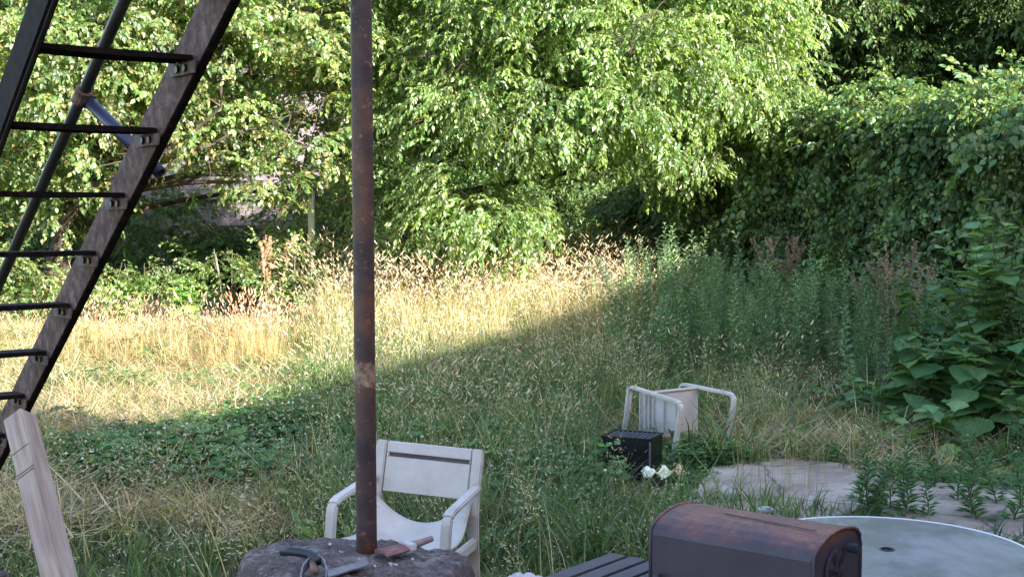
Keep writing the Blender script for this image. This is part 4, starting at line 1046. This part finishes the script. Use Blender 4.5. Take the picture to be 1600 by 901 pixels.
def leafy(name, label, x, y, h, rad, nl, size, kind, seed, cat="plant", group=None, erect=.5):
    rng = random.Random(seed); base = Vector((x, y, gz(x, y))); root = empty(name, base); tag(root, label, cat, group)
    ns = max(2, int(nl/14))
    stems = []
    for s_ in range(ns):
        a = rng.uniform(0, 6.283); r_ = rad*rng.uniform(.1, .75); e = Vector((math.cos(a)*r_, math.sin(a)*r_, h*rng.uniform(.75, 1)))
        md = Vector((e.x*.3, e.y*.3, e.z*.55)); pts = [Vector((0, 0, 0))*(1-t)**2+md*2*t*(1-t)+e*t*t for t in [i/6 for i in range(7)]]
        g = Geo(); strip_stem(g, [np.array(p) for p in pts], .010, (.10, .14, .05)); g.obj("stem", M_big, root); stems.append(pts)
    for i in range(nl):
        pts = stems[i % ns]; t = (i//ns+rng.random())/(nl/ns); t = .12+.88*min(1, t); k = min(int(t*6), 5); p = pts[k].lerp(pts[k+1], t*6-k)
        a = rng.uniform(0, 6.283); l = size*rng.uniform(.6, 1.15)*(1.15-.55*t)
        pet = Vector((math.cos(a), math.sin(a), erect*.5))*l*rng.uniform(.3, .9)*(1.2-t)
        g0 = p+pet
        dd = Vector((math.cos(a), math.sin(a), rng.uniform(-.5, .15)+erect*t*.9)); nn = Vector((rng.uniform(-.3, .3)+.25*math.cos(a), rng.uniform(-.3, .3)+.25*math.sin(a), 1))
        Bm = basis(dd, nn)
        lo = bpy.data.objects.new("leaf", rng.choice(BL[kind])); COL.objects.link(lo); lo.parent = root
        lo.matrix_local = Matrix([[Bm[0][r_], Bm[1][r_], Bm[2][r_], g0[r_]] for r_ in range(3)]+[[0, 0, 0, 1]]) @ Matrix.Scale(l, 4)
        if pet.length > .03:
            g = Geo(); strip_stem(g, [np.array(p), np.array(p.lerp(g0, .6)+Vector((0, 0, .01))), np.array(g0)], .004, (.10, .14, .05)); g.obj("stalk", M_big, root)
    return root
def gx(px, y): return at(px, 500, y).x
leafy("burdock_plant", "tall bushy broad leaved plant with pale green crown at the plot's shaded end", gx(1545, 11.2), 11.2, 1.95, .70, 190, .21, "lobed", 1, erect=.7)
leafy("burdock_plant", "broad leaved plant with overlapping lobed leaves below the dried stalks", gx(1450, 12.0), 12.0, 1.35, .6, 90, .25, "burdock", 2)
leafy("burdock_plant", "burdock with very large dark leaves spreading before the tallest plant", gx(1535, 10.5), 10.5, 1.0, .6, 54, .31, "burdock", 3, erect=.3)
leafy("burdock_plant", "large leaved burdock beside the mugwort patch with leaves over dry grass", gx(1435, 10.9), 10.9, .9, .55, 46, .31, "burdock", 4, erect=.3)
leafy("burdock_plant", "low burdock whose bottom leaf hangs to the edge of the concrete", gx(1468, 9.7), 9.7, .46, .32, 22, .24, "lobed", 5, erect=.2)
leafy("burdock_plant", "small low leafy plant between the dry grass and the burdock", gx(1330, 11.0), 11.0, .5, .45, 34, .18, "burdock", 6, erect=.2)
leafy("burdock_plant", "leafy plant half hidden beneath the tallest shrub near the slab", gx(1600, 9.9), 9.9, .55, .45, 40, .16, "lobed", 7, erect=.4)
leafy("burdock_plant", "broad leaved plant filling the frame's shaded side below the thicket", gx(1610, 11.0), 11.0, 1.5, .55, 80, .26, "burdock", 17, erect=.4)
leafy("burdock_plant", "low sprawling leafy weed at the far rim of the concrete", gx(1390, 10.0), 10.0, .35, .4, 34, .13, "lobed", 18, erect=.2)
def bush(label, px, y, h, r_, n, key, seed, scale=.8):
    rs = np.random.RandomState(seed); x = gx(px, y); base = Vector((x, y, gz(x, y))); root = empty("bush", base); tag(root, label, "bush", "bushes along the back of the lawn")
    rr = random.Random(seed); bl = [(rr.uniform(-.6, .6)*r_, rr.uniform(-.4, .4)*r_, h*rr.uniform(.35, .7), r_*rr.uniform(.4, .65), r_*rr.uniform(.4, .6), h*rr.uniform(.25, .35)) for _ in range(6)]
    for b_ in bl:
        g = Geo(); strip_stem(g, [(b_[0]*.2, b_[1]*.2, 0), (b_[0]*.6, b_[1]*.6, b_[2]*.6), (b_[0], b_[1], b_[2]+b_[5])], .012, (.09, .065, .04)); g.obj("stem", M_leaf, root)
    P, u = blob_points(rs, bl, n, .45); k = P[:, 2] > .03; P, u = P[k], u[k]; n = len(P)
    o = scatter("foliage", key, P, np.stack([rs.normal(0, .5, n), rs.normal(-.3, .5, n), np.arctan2(u[:, 1], u[:, 0])+rs.normal(0, .6, n)], 1), scale*rs.uniform(.6, 1.1, n), root, seed=seed); o['kind'] = 'stuff'
for a_ in (("bush with round leaves just behind the stair's lower treads", 45, 17.8, 1.25, 1.0, 150, "roundspray", 31),
           ("low rounded bush behind the golden grass beside the stair stringer", 150, 17.4, .95, .75, 110, "roundspray", 32),
           ("bush filling the gap between the two bright shrubs behind the golden grass", 225, 18.2, .85, .8, 100, "spray", 33),
           ("shaded bush behind the reddish grass clump, in front of the garage", 360, 18.6, 1.0, .8, 110, "spray", 34),
           ("leafy bush just past the reddish grass clump, below the white post", 455, 18.2, 1.15, .75, 130, "roundspray", 35),
           ("tall bush behind the rusty pole with leaves reaching the drooping sprays", 600, 19.6, 1.5, .9, 150, "spray", 36),
           ("bush under the drooping tree's lowest sunlit spray", 720, 21.4, 1.25, 1.0, 130, "spray", 37),
           ("dark bush in the hollow beneath the drooping tree", 870, 22.6, 1.35, 1.2, 140, "roundspray", 38),
           ("bush at the thicket's low end with bright leaves above the mugwort", 1010, 21.4, 1.5, .9, 140, "spray", 39),
           ("bush standing where thicket and mugwort meet", 1150, 18.9, 1.6, .9, 150, "roundspray", 40),
           ("bush in shade between thicket and pale dried stalks", 1300, 16.8, 1.55, .9, 150, "spray", 41),
           ("bush behind the stair foot at the edge of the wood", -60, 17.2, 1.6, 1.0, 150, "roundspray", 42)):
    bush(*a_)
leafy("leafy_shrub", "shaded leafy shrub behind the dried stalks below the thicket", gx(1420, 14.2), 14.2, 1.35, .7, 80, .15, "lobed", 8, "shrub")
leafy("leafy_shrub", "shaded shrub with mid sized leaves at the foot of the thicket's tall end", gx(1520, 13.4), 13.4, 1.25, .7, 80, .16, "burdock", 9, "shrub")
leafy("leafy_shrub", "bright green broad leaved shrub behind the golden grass near the stair", gx(288, 17.2), 17.2, .75, .42, 60, .17, "bright", 10, "shrub")
leafy("leafy_shrub", "rounded green shrub between the stair and the brighter broad leaved shrub", gx(180, 17.4), 17.4, .7, .6, 90, .13, "bright", 11, "shrub")
leafy("leafy_shrub", "leafy shrub reaching up just before the white fence post", gx(515, 18.6), 18.6, 1.15, .5, 110, .12, "bright", 12, "shrub")
leafy("leafy_shrub", "dark leafy shrub in the shade behind the reddish grass heads", gx(395, 19.4), 19.4, .95, .7, 90, .15, "burdock", 13, "shrub")
leafy("leafy_shrub", "bright sunlit shrub rising where the vine thicket begins", gx(1060, 19.8), 19.8, 1.35, .6, 100, .13, "bright", 14, "shrub")
leafy("leafy_shrub", "low shrub between the stair foot and the woodland edge", gx(30, 17.0), 17.0, .7, .6, 80, .12, "lobed", 15, "shrub")
leafy("leafy_shrub", "small shrub at the foot of the drooping tree's trunk", gx(615, 19.0), 19.0, .95, .5, 80, .12, "bright", 16, "shrub")

# dried dock stalks
M_dry = leaf_mat("dry_seed", .15, .8, .2, 1.2, .25)
def seed_spike(g, rng, base, top, r_, col, n=40, L=.022):
    b = np.array(base, float); t_ = np.array(top, float)
    strip_stem(g, [b, b+(t_-b)*.5, t_], .004, col)
    for i in range(n):
        q = b+(t_-b)*(.35+.65*i/n); a = rng.uniform(0, 6.283); dd = (math.cos(a), math.sin(a), rng.uniform(.3, 1.2))
        V, F = leaf_shape(L*rng.uniform(.7, 1.4), L*.45, .3, 0, full=False); g.add(place(V, basis(dd, (rng.uniform(-1, 1), rng.uniform(-1, 1), .4)), q), F, jit(rng, col, .3))
def dock(label, x, y, h, n, seed, col):
    rng = random.Random(seed); root = empty("dock_plant", (x, y, gz(x, y))); tag(root, label, "plant")
    for i in range(n):
        g = Geo(); bx, by = rng.uniform(-.12, .12), rng.uniform(-.12, .12); tx, ty = bx+rng.uniform(-.34, .34), by+rng.uniform(-.2, .2); hh = h*rng.uniform(.75, 1)
        seed_spike(g, rng, (bx, by, 0), (tx, ty, hh), .004, col, 70, .035)
        for k in range(5):
            t = rng.uniform(.55, .9); q = (bx+(tx-bx)*t, by+(ty-by)*t, hh*t); seed_spike(g, rng, q, (q[0]+rng.uniform(-.12, .12), q[1]+rng.uniform(-.1, .1), q[2]+.18), .003, col, 24, .03)
        g.obj("seed_stalk", M_dry, root)
dock("dried brown dock stalks standing in shade before the vine thicket", gx(1400, 13.2), 13.2, 1.55, 9, 1, (.27, .20, .15))
dock("dried pale brown stalks above the mugwort patch", gx(1222, 17.0), 17.0, 1.35, 8, 2, (.36, .24, .18))
dock("thin brown dock stalks rising before the white fence post", gx(430, 17.8), 17.8, 1.25, 5, 3, (.40, .25, .16))

# ================================================================== grasses
def blade(g, rng, base, az, lean, h, w_, col, segs=3, curl=1.0):
    p = np.array(base, float); ld = np.array([math.cos(az), math.sin(az), 0]); side = np.array([-math.sin(az), math.cos(az), 0])
    a = rng.uniform(-.8, .8); side = side*math.cos(a)+ld*math.sin(a)
    V = []; F = []; th = lean; st = h/segs
    for i in range(segs+1):
        q = w_*(1-(i/segs)**1.5)/2+.0004; V += [p-side*q, p+side*q]
        p = p+(ld*math.sin(th)+np.array([0, 0, math.cos(th)]))*st; th += curl*rng.uniform(.15, .5)
    for i in range(segs): F.append((2*i, 2*i+1, 2*i+3, 2*i+2))
    g.add(V, F, col); return p, th, ld
def head(g, rng, p, th, ld, L, w_, col):
    "plump seed head: thin double cone"
    d = ld*math.sin(th)+np.array([0, 0, math.cos(th)]); s1 = np.cross(d, [.3, .5, .8]); s1 /= np.linalg.norm(s1); s2 = np.cross(d, s1)
    V = [p-d*L*.1]; m_ = p+d*L*.4
    for k in range(4):
        a = k*math.pi/2; V.append(m_+(s1*math.cos(a)+s2*math.sin(a))*w_/2)
    V.append(p+d*L)
    F = [(0, 1+k, 1+(k+1) % 4) for k in range(4)]+[(5, 1+(k+1) % 4, 1+k) for k in range(4)]
    g.add(V, F, col)
SG = [(.085, .14, .05), (.11, .165, .06), (.07, .115, .045), (.15, .18, .075)]
ST = [(.54, .42, .24), (.60, .49, .30), (.46, .32, .18), (.48, .41, .23)]
SH = [(.52, .41, .29), (.45, .32, .22), (.60, .50, .37), (.38, .25, .17)]
def tuft(seed, n, rad, h0, h1, cols, w_, mat, lean=.25, curl=1.0, heads=0, hcols=None, hL=.07, hw=.012, low=0, name="tuft"):
    rng = random.Random(seed); g = Geo()
    for i in range(n):
        a = rng.uniform(0, 6.283); r_ = rad*math.sqrt(rng.random()); b = (r_*math.cos(a), r_*math.sin(a), -.02)
        col = jit(rng, rng.choice(cols), .2)
        if i < heads:
            hh = rng.uniform(h1*.8, h1*1.15); p, th, ld = blade(g, rng, b, rng.uniform(0, 6.283), abs(rng.gauss(0, lean*.5)), hh, w_*.55, col, 4, curl*.35)
            head(g, rng, p, th+.1, ld, hL*rng.uniform(.7, 1.25), hw*rng.uniform(.8, 1.3), jit(rng, rng.choice(hcols), .2))
        else:
            blade(g, rng, b, rng.uniform(0, 6.283), abs(rng.gauss(0, lean)), rng.uniform(h0, h1)*(.7 if heads else 1), w_*rng.uniform(.6, 1.2), col, 3, curl)
    return g.mesh(name, mat)
def panicle(seed):
    rng = random.Random(seed); g = Geo()
    for s_ in range(7):
        a = rng.uniform(0, 6.283); p, th, ld = blade(g, rng, (rng.uniform(-.1, .1), rng.uniform(-.1, .1), 0), a, rng.uniform(.05, .5), rng.uniform(.35, .55), .004, jit(rng, (.34, .29, .17), .2), 4, .5)
        for k in range(22):
            q = p+np.array([rng.gauss(0, .035), rng.gauss(0, .035), rng.uniform(-.13, .06)])
            V, F = leaf_shape(rng.uniform(.012, .028), .006, 0, 0, full=False)
            g.add(place(V, basis((rng.uniform(-1, 1), rng.uniform(-1, 1), rng.uniform(-.3, 1)), (rng.uniform(-1, 1), rng.uniform(-1, 1), .5)), q), F, jit(rng, (.40, .35, .24), .25))
    return g.mesh("panicle", M_grass)
def flat_straw(seed):
    rng = random.Random(seed); g = Geo()
    for i in range(46):
        blade(g, rng, (rng.uniform(-.2, .2), rng.uniform(-.2, .2), rng.uniform(0, .10)), rng.uniform(0, 6.283), rng.uniform(1.0, 1.75), rng.uniform(.12, .38), .006, jit(rng, rng.choice(ST+[(.36, .26, .16), (.28, .19, .12), (.46, .38, .28)]), .25), 3, rng.uniform(-.3, .5))
    for i in range(12): blade(g, rng, (rng.uniform(-.2, .2), rng.uniform(-.2, .2), 0), rng.uniform(0, 6.283), rng.uniform(.1, .6), rng.uniform(.12, .28), .006, jit(rng, rng.choice(SG), .2))
    return g.mesh("straw", M_grass)
def clover(seed, flowers):
    rng = random.Random(seed); g = Geo()
    for i in range(40):
        x, y, z = rng.uniform(-.2, .2), rng.uniform(-.2, .2), rng.uniform(.05, .17); a0 = rng.uniform(0, 2)
        cl_ = jit(rng, rng.choice([(.085, .165, .055), (.10, .19, .06), (.07, .14, .05)]), .2)
        for k in range(3):
            a = a0+k*2.094; V, F = leaf_shape(.038, .032, .2, -.1, full=False); g.add(place(V, basis((math.cos(a), math.sin(a), .2), (rng.uniform(-.3, .3), rng.uniform(-.3, .3), 1)), (x, y, z)), F, cl_)
        strip_stem(g, [(x*.9, y*.9, 0), (x, y, z)], .0015, cl_)
    for i in range(24): blade(g, rng, (rng.uniform(-.2, .2), rng.uniform(-.2, .2), 0), rng.uniform(0, 6.283), rng.uniform(.1, .8), rng.uniform(.10, .25), .005, jit(rng, rng.choice(SG), .2))
    for i in range(flowers):
        x, y, z = rng.uniform(-.2, .2), rng.uniform(-.2, .2), rng.uniform(.15, .21); strip_stem(g, [(x, y, 0), (x, y, z)], .0018, (.10, .16, .06))
        bmv = []; r_ = .0085
        V = []; F = []
        for k in range(6): V.append((x+r_*math.cos(k*1.047), y+r_*math.sin(k*1.047), z))
        V += [(x, y, z+r_*1.1), (x, y, z-r_*.6)]
        for k in range(6): F += [(k, (k+1) % 6, 6), ((k+1) % 6, k, 7)]
        g.add(V, F, (.50, .49, .44))
    return g.mesh("clover", M_grass)
def mug(seed, h, col, n=46, ll=.07):
    rng = random.Random(seed); g = Geo(); pts = [(0, 0, 0)]; x = y = 0
    for k in range(6): x += rng.uniform(-.03, .03); y += rng.uniform(-.03, .03); pts.append((x, y, h*(k+1)/6))
    strip_stem(g, pts, .006, (.09, .10, .05))
    for i in range(n):
        t = (i+1)/n; f = t*6; k = min(int(f), 5); q = np.array(pts[k])+(np.array(pts[k+1])-np.array(pts[k]))*(f-k)
        a = i*2.4+rng.uniform(-.3, .3); up = rng.uniform(.1, .7)+t*.6; l = ll*(1.15-.55*t)*rng.uniform(.8, 1.2)
        dd = np.array([math.cos(a), math.sin(a), up])
        cl_ = jit(rng, col, .2); c2 = (cl_[0]*1.0, cl_[1], cl_[2])
        for s_ in (0, -1, 1):
            a2 = a+s_*.65; d2 = (math.cos(a2), math.sin(a2), up); q2 = q+dd/np.linalg.norm(dd)*l*(.35 if s_ else .0)
            V, F = leaf_shape(l*(.62 if s_ else 1.05), l*.24, .15, .25, full=False); g.add(place(V, basis(d2, (0, 0, 1)), q2), F, c2)
    return g.mesh("mugwort", M_big)
templates("green", [tuft(300+i, 34, .13, .18, .5, SG, .013, M_grass, .45, 1.2) for i in range(6)])
templates("short", [tuft(320+i, 46, .16, .05, .17, SG, .010, M_grass, .6, 1.0) for i in range(4)])
templates("mixed", [tuft(340+i, 34, .16, .2, .55, SG+[ST[3]], .010, M_grass, .4, 1.1, 5, SH[:1]+[(.5, .45, .33), (.42, .38, .26)], .045, .009) for i in range(6)])
templates("golden", [tuft(360+i, 40, .17, .25, .8, ST[:3]+[(.24, .24, .10), SG[3]], .009, M_grass, .34, 1.0, (3, 6, 2, 7)[i % 4], SH[:3]+[(.5, .46, .34)], .06, .012) for i in range(8)])
templates("redgold", [tuft(380+i, 30, .16, .25, .8, [(.48, .31, .14), (.52, .38, .18), (.44, .29, .14), SG[3]], .008, M_grass, .2, .6, 12, [(.50, .33, .23), (.42, .22, .14), (.56, .40, .27)], .085, .018) for i in range(4)])
templates("panicle", [panicle(400+i) for i in range(5)])
templates("straw", [flat_straw(420+i) for i in range(6)])
templates("clover", [clover(440+i, (0, 0, 1, 3)[i % 4]) for i in range(8)])
templates("mugwort", [mug(460+i, .85+.07*i, ((.14, .23, .12), (.17, .26, .135), (.115, .20, .105))[i % 3], 64, .085) for i in range(6)])

rsg = np.random.RandomState(77)
VN = None
def field(name, key, n, fn, label, cat, scl=(.8, 1.2), seed=0, tilt=.08, y0=5.5, y1=24, zoff=0, idxfn=None):
    "scatter over the lawn: fn(px, base_py, x, y) gives the chance of growing at a spot"
    N = n; Y = np.sqrt(rsg.uniform(y0**2, y1**2, N)); X = rsg.uniform(-.50, .50, N)*Y
    Z = gzv(X, Y); px = X/Y*FPX+800; py = 340+(CAMZ-Z)/Y*FPX
    pr = fn(px, py, X, Y); k = rsg.rand(N) < pr
    for poly in CONC:
        bx0, bx1 = min(p[0] for p in poly), max(p[0] for p in poly)
        for i in np.nonzero(k & (X > bx0) & (X < bx1) & (Y < 11))[0]:
            if in_poly(X[i], Y[i], poly): k[i] = False
    for (ox, oy, r_) in ((crate.location.x, crate.location.y, .24), (-.42, 5.2, .5), (foot.location.x, foot.location.y, .36), (tcx.x, tcx.y, .3)):
        k &= (X-ox)**2+(Y-oy)**2 > r_*r_
    if key != 'short': k &= ~((px > 970) & (px < 1090) & (Y > 7.5) & (Y < 8.62))
    else: k &= ~((px > 985) & (px < 1085) & (Y > 8.0) & (Y < 8.6))
    X, Y, Z = X[k], Y[k], Z[k]; m_ = len(X)
    s_ = rsg.uniform(*scl, m_)*(.7+.6*nz(X, Y, 2.7, seed))
    o = scatter(name, key, np.stack([X, Y, Z-.01+zoff], 1), np.stack([rsg.normal(0, tilt, m_), rsg.normal(0, tilt, m_), rsg.uniform(0, 6.283, m_)], 1), s_, seed=seed+1)
    tag(o, label, cat, kind='stuff'); print(name, m_); return o
def near_clear(px, y): return 1-((px > 925)*(px < 1420)*(y > 7.7)*(y < 10.4)*.93)
def sm(a, b, x): t = np.clip((x-a)/(b-a), 0, 1); return t*t*(3-2*t)
def nz(x, y, f, s=0): return .5+.25*(np.sin(x*f+s)*np.cos(y*f*1.13-s)+np.sin(x*f*2.3+y*f*1.7+s*2)*.8)
# tall golden band: behind the near lawn on the left, widening towards the trees in the middle
def p_gold(px, py, x, y):
    left = (px < 560)*sm(14.6, 15.6, y)*(1-sm(16.6, 17.2, y))*.0
    mid = (px >= 500)*(px < 1060)*sm(14.5, 17.5, y+nz(x, y, 2)*1.5)*(1-sm(21.5, 22.5, y))*(.35+.75*nz(x, y, 1.6, 6))
    return np.maximum(left*.8, mid*.95)*(1-sm(2.0, 2.8, x))
field("tall_golden_grass", "golden", 26000, p_gold, "tall golden dry grass with seed heads across the sunlit back of the lawn", "grass", (.65, 1.15), 1)
field("short_golden_grass", "golden", 16000, lambda px, py, x, y: (px < 560)*sm(13.3, 14.2, y)*(1-sm(15.2, 15.9, y))*(.2+.7*sm(.35, .75, nz(x, y, 3.1, 1))), "shorter golden grass with seed heads along the sunlit bushes behind the stair", "grass", (.4, .72), 12, .12, y0=13)
field("tall_reddish_grass", "redgold", 16000, lambda px, py, x, y: np.maximum(np.maximum(np.exp(-((px-400)/65)**2)*np.exp(-((y-14.3)/.5)**2), .5*np.exp(-((px-190)/110)**2)*np.exp(-((y-14.6)/.5)**2)), .30*np.exp(-((px-620)/60)**2)*np.exp(-((y-19)/2.0)**2)), "reddish golden grass clump standing highest in the sunlit band near the stair", "grass", (.5, .8), 2)
def p_green(px, py, x, y):
    a = (px > 450)*sm(6, 7, y)*(1-sm(21, 22, y))*(.25+.6*nz(x, y, 1.7, 2))*(1-.55*sm(14, 16, y)*(px < 1000))
    c_ = (px > 820)*(px < 1010)*sm(11, 14, y)*.8
    return np.clip(np.maximum(a, c_), 0, 1)*(px < 1180)*near_clear(px, y)
field("green_grass", "green", 17000, p_green, "green arching grass covering the middle of the lawn", "grass", (.7, 1.3), 3)
field("mixed_seeding_grass", "mixed", 15000, lambda px, py, x, y: ((px > 500)*(px < 1010)*sm(7, 9, y)*.75*(.4+nz(x, y, 1.3, 4))+(px >= 1010)*(px < 1250)*(y > 8.5)*(y < 13)*.25)*near_clear(px, y)*.75, "green and straw coloured seeding grass of the shaded mid lawn", "grass", (.7, 1.2), 4)
def p_straw(px, py, x, y):
    st = 9.4+np.clip(px, 0, 600)/560*4.0
    l1 = (px < 680)*sm(st-1.3, st-.2, y+.5*nz(x, y, 1.6))*(1-sm(16.5, 17.5, y))
    l2 = (px < 900)*np.exp(-((y-7.75)/.6)**2)*(.5+.7*nz(x, y, 2.1, 1))*np.where(px < 560, 1, .5)
    l3 = (px > 560)*(y > 8)*.18*nz(x, y, 2.5, 7)
    l4 = (px > 1130)*(px < 1420)*np.exp(-((y-10.2)/.7)**2)*.6
    return np.clip(l1*.9+l2+l3+l4, 0, 1)
field("flattened_straw", "straw", 26000, p_straw, "flattened dry straw lying over the sunlit lawn and along its near edge", "straw", (.8, 1.3), 5, .15)
field("clover_patch", "clover", 17000, lambda px, py, x, y: np.clip((px < 1000)*sm(8.0, 8.7, y+.4*nz(x, y, 2))*(1-sm(9.3+np.clip(px, 0, 700)/560*4.0-.2, 9.3+np.clip(px, 0, 700)/560*4.0+.5, y+.5+.9*nz(x, y, 1.1, 3)))*(.45+.55*(px < 620))*(px < 900)*.9+.04*(px < 700)*(y > 12)*(y < 16), 0, 1), "green clover with small white flowers in the shaded near lawn", "clover", (1.0, 1.55), 6)
field("low_weeds", "clover", 9000, lambda px, py, x, y: .6*(px > 985)*(y > 8)*(y < 12.5), "low leafy weeds round the tipped chair and along the concrete", "weeds", (.55, .85), 16, y0=8)
field("short_grass", "short", 16000, lambda px, py, x, y: np.clip((y < 8.2)*.9+(px > 980)*(y < 12.5)*.7+(y < 15)*.35, 0, 1), "short green grass along the near edge of the lawn", "grass", (.8, 1.3), 7, y0=3.5)
field("wispy_seed_grass", "panicle", 5000, lambda px, py, x, y: np.clip((px > 560)*(px < 1020)*(y < 14)*.55*(.3+nz(x, y, 1.9, 5))+(px < 560)*(y < 11)*(.13+.25*(y < 9))+(px >= 1020)*(px < 1420)*(y > 8.6)*(y < 12)*.35, 0, 1)*.5*near_clear(px, y), "wispy pale seeding grass scattered through the shaded lawn", "grass", (.8, 1.2), 8, .12, y0=5.2)
def p_mug(px, py, x, y):
    return ((x > .9+.03*(y-12))*(x < 4.4)*(px > 960)*(px < 1400)*sm(12.4, 13.2, y)*(1-sm(18.5, 19.3, y)))*.9+.5*(px > 1330)*(px < 1700)*(y > 11.5)*(y < 15)
field("mugwort_patch", "mugwort", 9000, p_mug, "dense patch of shaded feathery mugwort stems behind the tipped chair", "mugwort", (.6, 1.1), 9, .2, y0=11)
field("weedy_edge", "green", 6000, lambda px, py, x, y: ((px > 1150)*(y > 9.3)*(y < 13)*.55+(px > 1600)*.2), "green weeds and grass bordering the far side of the concrete", "weeds", (.5, .9), 10, .15, y0=8)
templates("weedclump", [vine_mesh(600+i, [(.09, .165, .05), (.11, .19, .06), (.075, .14, .045)], M_big, (.075, .10, .13)[i % 3], 26, .16, .42, tilt=1.0) for i in range(6)])
field("broad_weeds", "weedclump", 5200, lambda px, py, x, y: .22*sm(.5, .75, nz(x, y, 2.3, 9))*(px > 420)*(px < 1000)*(y < 16)+.04*(px <= 420)*(y > 8.5)*(y < 11)+.35*(px > 1000)*(y > 9.5)*(y < 13)*(px < 1420), "patches of broader leaved weeds among the lawn grass", "weeds", (.6, 1.25), 21, .3, zoff=.14)
templates("longclump", [tuft(620+i, 80, .10, .45, .95, SG+[(.13, .17, .05)], .010, M_grass, .30, .8, 5, SH, .05, .009) for i in range(5)])
field("long_grass_clumps", "longclump", 3000, lambda px, py, x, y: .16*(px > 600)*(px < 960)*(y > 8.0)*(y < 16)*sm(.5, .8, nz(x, y, 3.3, 11))+.30*np.exp(-((px-860)/40)**2)*(y > 8.8)*(y < 12.5)+.3*np.exp(-((px-965)/30)**2)*(y > 13)*(y < 17), "long arching green grass clumps standing above the lawn", "grass", (.6, 1.0), 22, .08)
# individual weeds in front of the concrete
rng = random.Random(5)
wm = [mug(500+i, .30+.05*i, (.075, .155, .06), 36, .08) for i in range(4)]
wspots = [(1350, 7.6), (1372, 7.5), (1395, 7.7), (1412, 7.45), (1428, 7.6), (1450, 7.5), (1520, 7.6), (1532, 7.4), (1560, 7.9), (1585, 7.4), (1595, 7.7), (1340, 7.9), (1470, 8.3), (1500, 7.9)]
MUGL = ["%s young mugwort plant of the row standing %s" % (a_, b_) for a_, b_ in (
    ("first", "nearest the thin grass stems"), ("second", "just past the thin grass stems"), ("third", "close before the gap between the slabs"), ("fourth", "before the gap between the slabs"),
    ("fifth", "at the middle of that gap"), ("sixth", "where the second slab begins"), ("eighth", "over the second slab's near edge"), ("ninth", "beyond the umbrella hole of the table"),
    ("tenth", "towards the far end of the second slab"), ("eleventh", "over the table's outer rim"), ("last", "at the outer end of the row"), ("small", "at the first slab's near corner"),
    ("short", "on the second slab itself"), ("seventh", "in a crack of the second slab"))]
for i, (px, y) in enumerate(wspots):
    x = at(px, 700, y).x; o = bpy.data.objects.new("mugwort_plant", wm[i % 4]); COL.objects.link(o); o.location = (x, y, 0.0); o.rotation_euler = (rng.uniform(-.1, .1), rng.uniform(-.1, .1), rng.uniform(0, 6)); s_ = rng.uniform(.8, 1.25); o.scale = (s_,)*3
    tag(o, MUGL[i], "plant", "young mugwort plants before the concrete")
gm = [tuft(520+i, 34, .09, .12, .26, SG, .012, M_grass, .45, 1.0, name="grass_clump") for i in range(3)]
for i in range(16):
    px = 1030+i*16+rng.uniform(-8, 8); y = rng.uniform(7.4, 7.9); x = at(px, 700, y).x
    o = bpy.data.objects.new("grass_clump", gm[i % 3]); COL.objects.link(o); o.location = (x, y, .0); o.rotation_euler = (0, 0, rng.uniform(0, 6))
    tag(o, "broad bladed grass clump at the near edge of the concrete, " + ("first at its grassy end" if i == 0 else "last before the mugwort plants" if i == 15 else "among others like it"), "grass clump", "grass clumps along the near concrete edge")
sm_ = [tuft(540+i, 5, .05, .4, .55, [(.30, .27, .13)], .004, M_grass, .10, .3, 4, SH, .04, .006, name="seeding_grass") for i in range(3)]
for i in range(14):
    px = 1150+i*10+rng.uniform(-6, 6); y = rng.uniform(7.9, 8.6); x = at(px, 700, y).x
    o = bpy.data.objects.new("seeding_grass", sm_[i % 3]); COL.objects.link(o); o.location = (x, y, .03); o.rotation_euler = (0, 0, rng.uniform(0, 6))
    tag(o, "thin upright seeding grass stems rising from cracks in the concrete", "grass stem", "thin grass stems over the concrete")
